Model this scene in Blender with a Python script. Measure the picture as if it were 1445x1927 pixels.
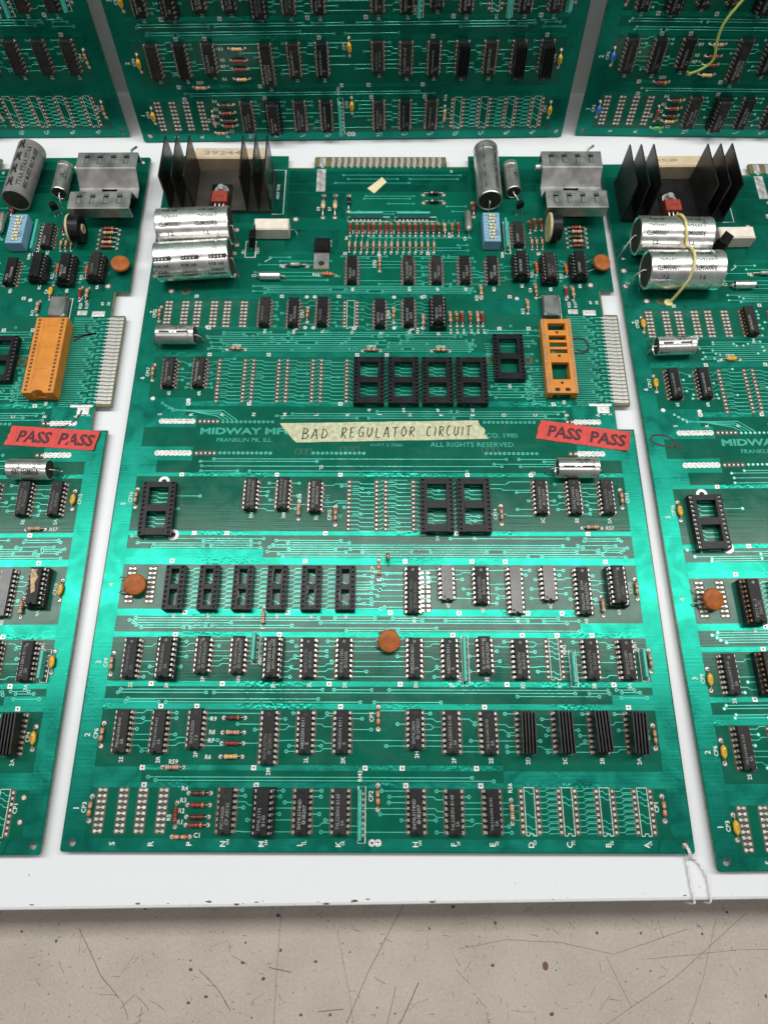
import bpy, math, random
from mathutils import Matrix, Vector

for o in list(bpy.data.objects):
    bpy.data.objects.remove(o, do_unlink=True)
S = bpy.context.scene
COL = S.collection
MM = 0.001                      # every length below is written in millimetres
PI = math.pi

# ------------------------------------------------------------------ camera
cam = bpy.data.cameras.new('camera')
cam.sensor_fit = 'HORIZONTAL'; cam.sensor_width = 36.0; cam.lens = 36.0 * 1300.0 / 1445.0
cam.clip_start = 0.01; cam.clip_end = 50
cam.dof.use_dof = True; cam.dof.focus_distance = 0.395; cam.dof.aperture_fstop = 26
co = bpy.data.objects.new('camera', cam); COL.objects.link(co)
CR = ((0.9999944, 0.0031429, -0.0011481), (0.0025089, -0.9313193, -0.3641952), (-0.0022139, 0.3641903, -0.9313219))
m = Matrix((CR[0], [-v for v in CR[1]], [-v for v in CR[2]])).transposed().to_4x4()
m.translation = Vector((149.488, 30.513, 352.66)) * MM
co.matrix_world = m
S.camera = co

# ------------------------------------------------------------------ world, lamps, exposure
w = bpy.data.worlds.new('World'); S.world = w; w.use_nodes = True
bg = w.node_tree.nodes['Background']
bg.inputs['Color'].default_value = (0.90, 0.95, 1.0, 1); bg.inputs['Strength'].default_value = 0.10

def area(name, loc, rot, sx, sy, power, col):
    l = bpy.data.lights.new(name, 'AREA'); l.shape = 'RECTANGLE'; l.size = sx; l.size_y = sy
    l.energy = power; l.color = col
    o = bpy.data.objects.new(name, l); COL.objects.link(o); o.location = loc; o.rotation_euler = rot
    return o
# long fluorescent fixture on the ceiling behind the shelf, and an added fill lamp behind the camera
area('ceiling_tube_back', (0.20, 0.455, 1.22), (0, 0, 0), 3.4, 0.28, 30, (1.0, 0.985, 0.95))
area('front_fill', (0.35, -0.95, 1.75), (math.radians(35), 0, 0), 3.2, 0.22, 12, (1.0, 0.965, 0.92))

S.view_settings.view_transform = 'Standard'; S.view_settings.look = 'None'
S.view_settings.exposure = 0.0; S.view_settings.gamma = 1.0
S.view_settings.use_curve_mapping = False
S.cycles.max_bounces = 5; S.cycles.diffuse_bounces = 3; S.cycles.glossy_bounces = 3; S.cycles.transmission_bounces = 1; S.cycles.caustics_reflective = False; S.cycles.adaptive_threshold = 0.02

# ------------------------------------------------------------------ materials
MATS = {}
def mat(name, col, rough=0.5, metal=0.0, spec=0.5, coat=0.0, var=0.0, vscale=200.0, bump=0.0, bscale=1500.0, trans=0.0):
    if name in MATS: return MATS[name]
    mt = bpy.data.materials.new(name); mt.use_nodes = True
    nt = mt.node_tree; b = nt.nodes['Principled BSDF']
    b.inputs['Base Color'].default_value = (*col, 1); b.inputs['Roughness'].default_value = rough
    b.inputs['Metallic'].default_value = metal; b.inputs['Specular IOR Level'].default_value = spec
    b.inputs['Coat Weight'].default_value = coat; b.inputs['Coat Roughness'].default_value = 0.15
    if trans: b.inputs['Transmission Weight'].default_value = trans
    if var or bump:
        tc = nt.nodes.new('ShaderNodeTexCoord')
    if var:
        n = nt.nodes.new('ShaderNodeTexNoise'); n.inputs['Scale'].default_value = vscale; n.inputs['Detail'].default_value = 2
        nt.links.new(tc.outputs['Object'], n.inputs['Vector'])
        r = nt.nodes.new('ShaderNodeMapRange'); r.inputs['To Min'].default_value = 1 - var; r.inputs['To Max'].default_value = 1 + var
        r.inputs['From Min'].default_value = 0.3; r.inputs['From Max'].default_value = 0.7
        nt.links.new(n.outputs['Fac'], r.inputs['Value'])
        mx = nt.nodes.new('ShaderNodeVectorMath'); mx.operation = 'SCALE'
        mx.inputs[0].default_value = col
        nt.links.new(r.outputs['Result'], mx.inputs['Scale']); nt.links.new(mx.outputs['Vector'], b.inputs['Base Color'])
        r2 = nt.nodes.new('ShaderNodeMapRange'); r2.inputs['To Min'].default_value = max(0.03, rough - 0.1); r2.inputs['To Max'].default_value = min(1, rough + 0.1)
        nt.links.new(n.outputs['Fac'], r2.inputs['Value']); nt.links.new(r2.outputs['Result'], b.inputs['Roughness'])
    if bump:
        n2 = nt.nodes.new('ShaderNodeTexNoise'); n2.inputs['Scale'].default_value = bscale; n2.inputs['Detail'].default_value = 1
        nt.links.new(tc.outputs['Object'], n2.inputs['Vector'])
        bp = nt.nodes.new('ShaderNodeBump'); bp.inputs['Strength'].default_value = bump; bp.inputs['Distance'].default_value = 0.0002
        nt.links.new(n2.outputs['Fac'], bp.inputs['Height']); nt.links.new(bp.outputs['Normal'], b.inputs['Normal'])
    MATS[name] = mt
    return mt

def mask_mat(name, col, rough, metal, stripe, wrinkle, var=0.18, spec=0.4):
    """solder mask: colour mottling, fine screen-printing ridges along x, wrinkles of the tin beneath"""
    mt = bpy.data.materials.new(name); mt.use_nodes = True; nt = mt.node_tree; L = nt.links
    b = nt.nodes['Principled BSDF']; b.inputs['Metallic'].default_value = metal; b.inputs['Specular IOR Level'].default_value = spec
    tc = nt.nodes.new('ShaderNodeTexCoord')
    n = nt.nodes.new('ShaderNodeTexNoise'); n.inputs['Scale'].default_value = 38; n.inputs['Detail'].default_value = 3; n.inputs['Roughness'].default_value = 0.6
    L.new(tc.outputs['Object'], n.inputs['Vector'])
    r = nt.nodes.new('ShaderNodeMapRange'); r.inputs['From Min'].default_value = 0.3; r.inputs['From Max'].default_value = 0.7
    r.inputs['To Min'].default_value = 1 - var; r.inputs['To Max'].default_value = 1 + var
    L.new(n.outputs['Fac'], r.inputs['Value'])
    sc = nt.nodes.new('ShaderNodeVectorMath'); sc.operation = 'SCALE'; sc.inputs[0].default_value = col
    L.new(r.outputs['Result'], sc.inputs['Scale']); L.new(sc.outputs['Vector'], b.inputs['Base Color'])
    # smudges and handling marks in the gloss
    n3 = nt.nodes.new('ShaderNodeTexNoise'); n3.inputs['Scale'].default_value = 75; n3.inputs['Detail'].default_value = 3; n3.inputs['Distortion'].default_value = 1.2
    L.new(tc.outputs['Object'], n3.inputs['Vector'])
    r3 = nt.nodes.new('ShaderNodeMapRange'); r3.inputs['From Min'].default_value = 0.3; r3.inputs['From Max'].default_value = 0.75
    r3.inputs['To Min'].default_value = rough - 0.05; r3.inputs['To Max'].default_value = rough + 0.08
    L.new(n3.outputs['Fac'], r3.inputs['Value']); L.new(r3.outputs['Result'], b.inputs['Roughness'])
    # ridges
    mp = nt.nodes.new('ShaderNodeMapping'); mp.inputs['Scale'].default_value = (35, 1050, 35)
    L.new(tc.outputs['Object'], mp.inputs['Vector'])
    wv = nt.nodes.new('ShaderNodeTexNoise'); wv.inputs['Scale'].default_value = 1.0; wv.inputs['Detail'].default_value = 1
    L.new(mp.outputs['Vector'], wv.inputs['Vector'])
    b1 = nt.nodes.new('ShaderNodeBump'); b1.inputs['Strength'].default_value = stripe; b1.inputs['Distance'].default_value = 0.00012
    L.new(wv.outputs['Fac'], b1.inputs['Height'])
    vr = nt.nodes.new('ShaderNodeTexVoronoi'); vr.feature = 'F1'; vr.inputs['Scale'].default_value = 620
    L.new(tc.outputs['Object'], vr.inputs['Vector'])
    msk = nt.nodes.new('ShaderNodeMapRange'); msk.inputs['From Min'].default_value = 0.5; msk.inputs['From Max'].default_value = 0.62
    n4 = nt.nodes.new('ShaderNodeTexNoise'); n4.inputs['Scale'].default_value = 22; n4.inputs['Detail'].default_value = 2
    L.new(tc.outputs['Object'], n4.inputs['Vector']); L.new(n4.outputs['Fac'], msk.inputs['Value'])
    mu = nt.nodes.new('ShaderNodeMath'); mu.operation = 'MULTIPLY'
    L.new(vr.outputs['Distance'], mu.inputs[0]); L.new(msk.outputs['Result'], mu.inputs[1])
    b2 = nt.nodes.new('ShaderNodeBump'); b2.inputs['Strength'].default_value = wrinkle; b2.inputs['Distance'].default_value = 0.0004
    L.new(mu.outputs['Value'], b2.inputs['Height']); L.new(b1.outputs['Normal'], b2.inputs['Normal'])
    L.new(b2.outputs['Normal'], b.inputs['Normal'])
    MATS[name] = mt
    return mt

mask_mat('mask_laminate', (0.002, 0.104, 0.064), 0.175, 0.0, 0.16, 0.0, spec=0.28)
mask_mat('mask_copper', (0.009, 0.218, 0.156), 0.30, 0.84, 0.20, 0.06, spec=0.15)
mask_mat('mask_bar', (0.011, 0.25, 0.178), 0.29, 0.82, 0.15, 0.40, spec=0.15)
mask_mat('mask_trace', (0.08, 0.54, 0.42), 0.30, 0.35, 0.1, 0.3)
mask_mat('mask_etch', (0.045, 0.37, 0.27), 0.30, 0.4, 0.1, 0.3)
mat('bare_laminate', (0.072, 0.066, 0.036), 0.5, var=0.35, vscale=420)
mat('bare_amber', (0.145, 0.115, 0.05), 0.5, var=0.3, vscale=160)
mat('board_edge', (0.20, 0.20, 0.13), 0.7, var=0.3, vscale=300)
mat('solder', (0.68, 0.67, 0.65), 0.38, 0.45, var=0.22, vscale=700)
mat('tinned_finger', (0.62, 0.615, 0.60), 0.36, 0.5, var=0.4, vscale=260)
mat('silk_white', (0.72, 0.75, 0.69), 0.6, var=0.2, vscale=600)
mat('chip_black', (0.009, 0.009, 0.0095), 0.40, spec=0.22, var=0.35, vscale=160, bump=0.12, bscale=3500)
mat('chip_gloss', (0.013, 0.013, 0.015), 0.20, spec=0.5, var=0.3, vscale=140)
mat('chip_dust', (0.019, 0.0185, 0.018), 0.52, spec=0.22, var=0.4, vscale=200)
mat('scuff', (0.20, 0.20, 0.205), 0.6)
mat('notch_black', (0.005, 0.005, 0.005), 0.6)
mat('print_grey', (0.24, 0.25, 0.245), 0.7)
mat('print_mid', (0.14, 0.145, 0.15), 0.7)
mat('print_pale', (0.34, 0.345, 0.335), 0.7)
mat('print_dim', (0.17, 0.175, 0.175), 0.7)
mat('pin_tin', (0.50, 0.485, 0.455), 0.32, 0.85, var=0.2, vscale=800)
mat('pin_brown', (0.28, 0.16, 0.075), 0.4, 0.8, var=0.3, vscale=600)
mat('socket_black', (0.008, 0.008, 0.009), 0.36, spec=0.25, var=0.35, vscale=180)
mat('contact_dark', (0.006, 0.006, 0.006), 0.5, 0.0)
mat('orange_plastic', (0.60, 0.215, 0.022), 0.42, var=0.12, vscale=120, bump=0.1)
mat('orange_deep', (0.40, 0.13, 0.012), 0.5)
mat('disc_brown', (0.33, 0.088, 0.013), 0.45, spec=0.3, var=0.25, vscale=250, bump=0.15, bscale=900)
mat('sip_teal', (0.045, 0.42, 0.34), 0.3, var=0.15, vscale=500, bump=0.2, bscale=900)
mat('can_silver', (0.90, 0.885, 0.86), 0.27, 0.9, var=0.16, vscale=90)
mat('can_dull', (0.60, 0.585, 0.56), 0.33, 0.85, var=0.2, vscale=120)
mat('sleeve_grey', (0.20, 0.195, 0.19), 0.33, var=0.2, vscale=150)
mat('rubber_seal', (0.035, 0.028, 0.02), 0.55, var=0.4, vscale=300)
mat('print_black', (0.012, 0.012, 0.013), 0.5)
mat('sink_black', (0.0085, 0.0085, 0.009), 0.36, var=0.4, vscale=90)
mat('sink_worn', (0.011, 0.010, 0.009), 0.30, var=0.5, vscale=70)
mat('sink_plate_sheen', (0.075, 0.067, 0.057), 0.40, 0.3, var=0.3, vscale=60)  # base plate paler than its fins: reflected light painted into the colour
mat('aluminium', (0.40, 0.395, 0.385), 0.40, 0.85, var=0.3, vscale=110, bump=0.1, bscale=700)
mat('screw_steel', (0.66, 0.67, 0.68), 0.3, 0.6, var=0.3, vscale=400)
mat('transistor_red', (0.36, 0.055, 0.032), 0.45, var=0.15, vscale=300)
mat('ceramic_white', (0.74, 0.675, 0.58), 0.75, var=0.1, vscale=200, bump=0.2)
mat('ceramic_tan', (0.56, 0.45, 0.30), 0.75, var=0.1, vscale=200, bump=0.2)
mat('switch_blue', (0.215, 0.40, 0.56), 0.45, var=0.08, vscale=200)
mat('slider_cream', (0.72, 0.62, 0.33), 0.5, var=0.15, vscale=700)
mat('trim_cream', (0.50, 0.46, 0.24), 0.5, var=0.2, vscale=300)
mat('crystal_can', (0.33, 0.325, 0.315), 0.33, 0.9, var=0.25, vscale=120)
mat('masking_tape', (0.50, 0.52, 0.34), 0.75, var=0.22, vscale=420, bump=0.5, bscale=1100)
mat('ink_brown', (0.045, 0.030, 0.024), 0.7)
mat('red_tape', (0.60, 0.047, 0.036), 0.55, var=0.16, vscale=180, bump=0.35, bscale=650)
mat('ink_maroon', (0.075, 0.012, 0.020), 0.65, var=0.3, vscale=700)
mat('marker_black', (0.008, 0.010, 0.010), 0.45)
mat('flux_stain', (0.006, 0.085, 0.050), 0.35)
mat('paper_cream', (0.72, 0.62, 0.38), 0.8, var=0.1, vscale=300)
mat('cotton', (0.72, 0.71, 0.67), 0.9, var=0.2, vscale=900, bump=0.6, bscale=2500)
mat('wire_green', (0.36, 0.47, 0.10), 0.4)
mat('glue_yellow', (0.66, 0.58, 0.24), 0.35, spec=0.5, var=0.2, vscale=200)
mat('brown_mark', (0.12, 0.065, 0.035), 0.6)
mat('label_remnant', (0.52, 0.38, 0.20), 0.8, var=0.3, vscale=500)
RC = {'red': (0.30, 0.025, 0.018), 'dark': (0.055, 0.016, 0.010), 'gold': (0.62, 0.36, 0.045), 'tan': (0.60, 0.40, 0.26), 'orange': (0.62, 0.14, 0.025),
      'brown': (0.16, 0.05, 0.02), 'pink': (0.62, 0.34, 0.27), 'yellow': (0.78, 0.43, 0.03), 'cream': (0.68, 0.50, 0.24), 'glass': (0.50, 0.36, 0.25), 'black': (0.012, 0.012, 0.012),
      'grey': (0.30, 0.30, 0.29), 'blue': (0.025, 0.19, 0.60), 'green': (0.05, 0.36, 0.06)}
for k, c in RC.items(): mat('rc_' + k, c, 0.32)

# ------------------------------------------------------------------ mesh builder
class MB:
    def __init__(s): s.v = []; s.f = []; s.m = []; s.mats = []; s.sm = []
    def mi(s, name):
        if name not in s.mats: s.mats.append(name)
        return s.mats.index(name)
    def add(s, vs, fs, mt, smooth=False):
        o = len(s.v); s.v.extend(vs); k = s.mi(mt)
        for f in fs: s.f.append([i + o for i in f]); s.m.append(k); s.sm.append(smooth)
    def box(s, x0, x1, y0, y1, z0, z1, mt, tap=0.0):
        t = tap
        v = [(x0, y0, z0), (x1, y0, z0), (x1, y1, z0), (x0, y1, z0), (x0 + t, y0 + t, z1), (x1 - t, y0 + t, z1), (x1 - t, y1 - t, z1), (x0 + t, y1 - t, z1)]
        s.add(v, [(0, 3, 2, 1), (4, 5, 6, 7), (0, 1, 5, 4), (1, 2, 6, 5), (2, 3, 7, 6), (3, 0, 4, 7)], mt)
    def rbox(s, x0, x1, y0, y1, z0, z1, mt, c=0.3):
        """box whose top edges carry a chamfer"""
        s.prism([(x0, y0), (x1, y0), (x1, y1), (x0, y1)], z0, z1, mt, c)
    def prism(s, pts, z0, z1, mt, ch=0.0, bottom=True):
        n = len(pts)
        cx = sum(p[0] for p in pts) / n; cy = sum(p[1] for p in pts) / n
        rings = [[(x, y, z0) for x, y in pts]]
        if ch:
            rings.append([(x, y, z1 - ch) for x, y in pts])
            rings.append([(x - math.copysign(min(ch, abs(x - cx)), x - cx), y - math.copysign(min(ch, abs(y - cy)), y - cy), z1) for x, y in pts])
        else:
            rings.append([(x, y, z1) for x, y in pts])
        v = [p for r in rings for p in r]; fs = []
        for k in range(len(rings) - 1):
            for i in range(n):
                j = (i + 1) % n
                fs.append((k * n + i, k * n + j, (k + 1) * n + j, (k + 1) * n + i))
        fs.append(tuple(range((len(rings) - 1) * n, len(rings) * n)))
        if bottom: fs.append(tuple(reversed(range(n))))
        s.add(v, fs, mt)
    def sheet(s, pts, z, mt):
        s.add([(x, y, z) for x, y in pts], [tuple(range(len(pts)))], mt)
    def rect(s, x0, x1, y0, y1, z, mt): s.sheet([(x0, y0), (x1, y0), (x1, y1), (x0, y1)], z, mt)
    def disc(s, x, y, r, z, mt, n=10, z0=None):
        pts = [(x + r * math.cos(2 * PI * i / n), y + r * math.sin(2 * PI * i / n)) for i in range(n)]
        if z0 is None: s.sheet(pts, z, mt)
        else: s.prism(pts, z0, z, mt)
    def dome(s, x, y, r, h, mt, n=8):
        v = [(x + r * math.cos(2 * PI * i / n), y + r * math.sin(2 * PI * i / n), 0.0) for i in range(n)]
        v += [(x + .6 * r * math.cos(2 * PI * i / n), y + .6 * r * math.sin(2 * PI * i / n), h * .75) for i in range(n)] + [(x, y, h)]
        f = [(i, (i + 1) % n, n + (i + 1) % n, n + i) for i in range(n)] + [(n + i, n + (i + 1) % n, 2 * n) for i in range(n)]
        s.add(v, f, mt, True)
    def lathe(s, prof, mts, axis='x', n=16, c=(0, 0, 0), smooth=True):
        """prof: (along, radius) rings; mts: one material per span"""
        for k in range(len(prof) - 1):
            v = []
            for a, r in (prof[k], prof[k + 1]):
                for i in range(n):
                    t = 2 * PI * i / n; p, q = r * math.cos(t), r * math.sin(t)
                    v.append({'x': (a, p, q), 'y': (p, a, q), 'z': (p, q, a)}[axis])
            v = [(x + c[0], y + c[1], z + c[2]) for x, y, z in v]
            mt = mts if isinstance(mts, str) else mts[k]
            s.add(v, [(i, (i + 1) % n, n + (i + 1) % n, n + i) for i in range(n)], mt, smooth)
    def tube(s, pts, r, mt, n=6, cap=True):
        P = [Vector(p) for p in pts]; v = []; up = Vector((0.13, 0.31, 0.94))
        for i, p in enumerate(P):
            d = (P[min(i + 1, len(P) - 1)] - P[max(i - 1, 0)]).normalized()
            a = d.cross(up)
            if a.length < 0.05: a = d.cross(Vector((1, 0, 0)))
            a.normalize(); b = d.cross(a)
            for k in range(n):
                t = 2 * PI * k / n; v.append(tuple(p + r * (a * math.cos(t) + b * math.sin(t))))
        fs = [(i * n + k, i * n + (k + 1) % n, (i + 1) * n + (k + 1) % n, (i + 1) * n + k) for i in range(len(P) - 1) for k in range(n)]
        if cap: fs += [tuple(range(n)), tuple(reversed(range((len(P) - 1) * n, len(P) * n)))]
        s.add(v, fs, mt, True)
    def strip(s, pts, wd, z, mt, h=0.07, taper=0.25):
        """a low raised ribbon following pts in the plane"""
        n = len(pts); L = []; 
        for i in range(n):
            x, y = pts[i]; a = pts[max(i - 1, 0)]; b = pts[min(i + 1, n - 1)]
            dx, dy = b[0] - a[0], b[1] - a[1]; l = math.hypot(dx, dy) or 1
            nx, ny = -dy / l, dx / l; k = 1.0
            if 0 < i < n - 1:
                d1 = math.hypot(x - a[0], y - a[1]) or 1; c = ((x - a[0]) * dx + (y - a[1]) * dy) / (d1 * l); k = 1 / max(0.6, c)
            w2 = wd / 2 * k; wi = w2 * (1 - taper)
            L += [(x + nx * w2, y + ny * w2, z), (x + nx * wi, y + ny * wi, z + h), (x - nx * wi, y - ny * wi, z + h), (x - nx * w2, y - ny * w2, z)]
        fs = []
        for i in range(n - 1):
            for k in range(3): fs.append((4 * i + k, 4 * i + 4 + k, 4 * i + 5 + k, 4 * i + 1 + k))
        s.add(L, fs, mt)
    def text(s, body, x, y, size, z, mt, rot=0.0, width=None, offset=0.0, align='CENTER'):
        tv, tf, (x0, x1, y0, y1) = text_geo(body, offset)
        k = size / 0.70; kx = k if width is None else width / max(1e-6, x1 - x0)
        cx = {'CENTER': (x0 + x1) / 2, 'LEFT': x0}[align]; cy = 0.35
        c, sn = math.cos(rot), math.sin(rot); v = []
        for a, b in tv:
            a = (a - cx) * kx; b = (b - cy) * k
            v.append((x + a * c - b * sn, y + a * sn + b * c, z))
        s.add(v, tf, mt)
    def mesh(s, name):
        me = bpy.data.meshes.new(name)
        me.from_pydata([(x * MM, y * MM, z * MM) for x, y, z in s.v], [], s.f)
        for n in s.mats: me.materials.append(MATS[n])
        me.polygons.foreach_set('material_index', s.m); me.polygons.foreach_set('use_smooth', s.sm)
        me.update(); return me

TG = {}
def text_geo(body, offset=0.0):
    k = (body, offset)
    if k not in TG:
        cu = bpy.data.curves.new('t', 'FONT'); cu.body = body; cu.resolution_u = 2; cu.fill_mode = 'FRONT'; cu.offset = offset
        ob = bpy.data.objects.new('t', cu); COL.objects.link(ob)
        me = ob.to_mesh(); v = [(q.co.x, q.co.y) for q in me.vertices]; f = [tuple(p.vertices) for p in me.polygons]
        ob.to_mesh_clear(); bpy.data.objects.remove(ob); bpy.data.curves.remove(cu)
        xs = [a for a, b in v] or [0, 1]; ys = [b for a, b in v] or [0, 1]
        TG[k] = (v, f, (min(xs), max(xs), min(ys), max(ys)))
    return TG[k]

def put(name, me, parent=None, loc=(0, 0, 0), rz=0.0, rot=None, label=None, cat=None, group=None, kind=None):
    o = bpy.data.objects.new(name, me); COL.objects.link(o)
    o.location = [c * MM for c in loc]; o.rotation_euler = rot or (0, 0, rz)
    if parent: o.parent = parent
    for k, v in (('label', label), ('category', cat), ('group', group), ('kind', kind)):
        if v: o[k] = v
    return o
CACHE = {}
def cached(key, fn):
    if key not in CACHE: CACHE[key] = fn()
    return CACHE[key]

# ------------------------------------------------------------------ the setting
ZS = -4.0                                   # top of the white shelf; boards stand on their solder tails
def make_shelf():
    b = MB(); e0 = (-700, -35.4); e1 = (1000, -7.9)
    prof = [(0.0, -30), (0.0, -1.6), (0.45, -0.5), (1.5, 0.0)]
    rows = [[(e0[0], e0[1] + d, ZS + z), (e1[0], e1[1] + d, ZS + z)] for d, z in prof] + [[(e0[0], 499, ZS), (e1[0], 497, ZS)]]
    v = [p for r in rows for p in r]
    b.add(v, [(2 * i, 2 * i + 1, 2 * i + 3, 2 * i + 2) for i in range(len(rows) - 1)], 'shelf_white')
    b.add([(e0[0], e0[1], ZS - 30), (e1[0], e1[1], ZS - 30), (1000, 497, ZS - 30), (-700, 499, ZS - 30)], [(3, 2, 1, 0)], 'shelf_white')
    return b.mesh('shelf')
def shelf_mat():
    mt = mat('shelf_white', (0.72, 0.75, 0.77), 0.33, var=0.0); nt = mt.node_tree; b = nt.nodes['Principled BSDF']; L = nt.links
    tc = nt.nodes.new('ShaderNodeTexCoord')
    n = nt.nodes.new('ShaderNodeTexNoise'); n.inputs['Scale'].default_value = 260; n.inputs['Detail'].default_value = 4
    L.new(tc.outputs['Object'], n.inputs['Vector'])
    r = nt.nodes.new('ShaderNodeValToRGB'); r.color_ramp.elements[0].position = 0.235; r.color_ramp.elements[0].color = (0.45, 0.43, 0.40, 1)
    r.color_ramp.elements[1].position = 0.27; r.color_ramp.elements[1].color = (0.72, 0.75, 0.77, 1)
    L.new(n.outputs['Fac'], r.inputs['Fac']); L.new(r.outputs['Color'], b.inputs['Base Color'])
shelf_mat()
shelf = put('shelf', make_shelf(), kind='structure')
b = MB(); rq = random.Random(2)
for i in range(34):
    x = rq.uniform(-30, 330); y = -35.4 + (x + 700) * 27.5 / 1700 + rq.uniform(.9, 2.6); r = rq.choice((.15, .2, .3, .6, .9))
    b.sheet([(x + r * rq.uniform(1, 2.2) * math.cos(t * PI / 4), y + .5 * r * rq.uniform(.7, 1.2) * math.sin(t * PI / 4)) for t in range(8)], ZS + .02, 'brown_mark')
put('chipped_spot', b.mesh('chipped_spot'), shelf, kind='stuff')
mat('wall_grey', (0.92, 0.92, 0.90), 0.6, var=0.05, vscale=12)
b = MB(); b.add([(-800, 498, ZS - 0.5), (1100, 496.5, ZS - 0.5), (1100, 630, 470), (-800, 632, 470), (-800, 518, ZS - 0.5), (1100, 516.5, ZS - 0.5), (1100, 650, 470), (-800, 652, 470)],
             [(0, 1, 2, 3), (3, 2, 6, 7), (5, 4, 7, 6)], 'wall_grey')
put('wall', b.mesh('wall'), kind='structure')

def floor_mat():
    mt = mat('floor_taupe', (0.36, 0.305, 0.25), 0.38); nt = mt.node_tree; b = nt.nodes['Principled BSDF']; L = nt.links
    tc = nt.nodes.new('ShaderNodeTexCoord')
    def noise(scale, detail, stretch=None, rot=0):
        n = nt.nodes.new('ShaderNodeTexNoise'); n.inputs['Scale'].default_value = scale; n.inputs['Detail'].default_value = detail
        if stretch:
            mp = nt.nodes.new('ShaderNodeMapping'); mp.inputs['Scale'].default_value = stretch; mp.inputs['Rotation'].default_value = (0, 0, rot)
            L.new(tc.outputs['Object'], mp.inputs['Vector']); L.new(mp.outputs['Vector'], n.inputs['Vector'])
        else: L.new(tc.outputs['Object'], n.inputs['Vector'])
        return n
    base = nt.nodes.new('ShaderNodeValToRGB'); base.color_ramp.elements[0].color = (0.35, 0.307, 0.26, 1); base.color_ramp.elements[1].color = (0.455, 0.40, 0.345, 1)
    base.color_ramp.elements[0].position = 0.36; base.color_ramp.elements[1].position = 0.64
    av = nt.nodes.new('ShaderNodeMath'); av.operation = 'ADD'; h1 = nt.nodes.new('ShaderNodeMath'); h1.operation = 'MULTIPLY'; h1.inputs[1].default_value = .5; h2 = nt.nodes.new('ShaderNodeMath'); h2.operation = 'MULTIPLY'; h2.inputs[1].default_value = .5
    L.new(noise(30, 6).outputs['Fac'], h1.inputs[0]); L.new(noise(900, 4).outputs['Fac'], h2.inputs[0]); L.new(h1.outputs[0], av.inputs[0]); L.new(h2.outputs[0], av.inputs[1])
    L.new(av.outputs[0], base.inputs['Fac'])
    bp = nt.nodes.new('ShaderNodeBump'); bp.inputs['Strength'].default_value = .25; bp.inputs['Distance'].default_value = .0004; L.new(noise(700, 4).outputs['Fac'], bp.inputs['Height']); L.new(bp.outputs['Normal'], b.inputs['Normal'])
    last = base.outputs['Color']
    for sc, th, rt in ((600, 0.70, None), (240, 0.735, None), (150, 0.715, ((1, 9, 1), 0.6)), (120, 0.725, ((9, 1, 1), 0.25)), (170, 0.72, ((1, 8, 1), -0.9))):
        n = noise(sc, 3, *(rt or ()))
        r = nt.nodes.new('ShaderNodeMapRange'); r.inputs['From Min'].default_value = th; r.inputs['From Max'].default_value = th + 0.035
        r.inputs['To Max'].default_value = 0.8
        L.new(n.outputs['Fac'], r.inputs['Value'])
        mx = nt.nodes.new('ShaderNodeMixRGB'); L.new(r.outputs['Result'], mx.inputs['Fac']); L.new(last, mx.inputs['Color1'])
        mx.inputs['Color2'].default_value = (0.055, 0.045, 0.038, 1); last = mx.outputs['Color']
    L.new(last, b.inputs['Base Color'])
    rr = nt.nodes.new('ShaderNodeMapRange'); rr.inputs['To Min'].default_value = 0.28; rr.inputs['To Max'].default_value = 0.5
    L.new(noise(45, 5).outputs['Fac'], rr.inputs['Value']); L.new(rr.outputs['Result'], b.inputs['Roughness'])
floor_mat(); mat('scratch_dark', (0.075, 0.062, 0.052), 0.6)
ZF = -42.0
b = MB(); b.rect(-1500, 1800, -1500, 1200, ZF, 'floor_taupe')
floor = put('floor', b.mesh('floor'), kind='structure')
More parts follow.
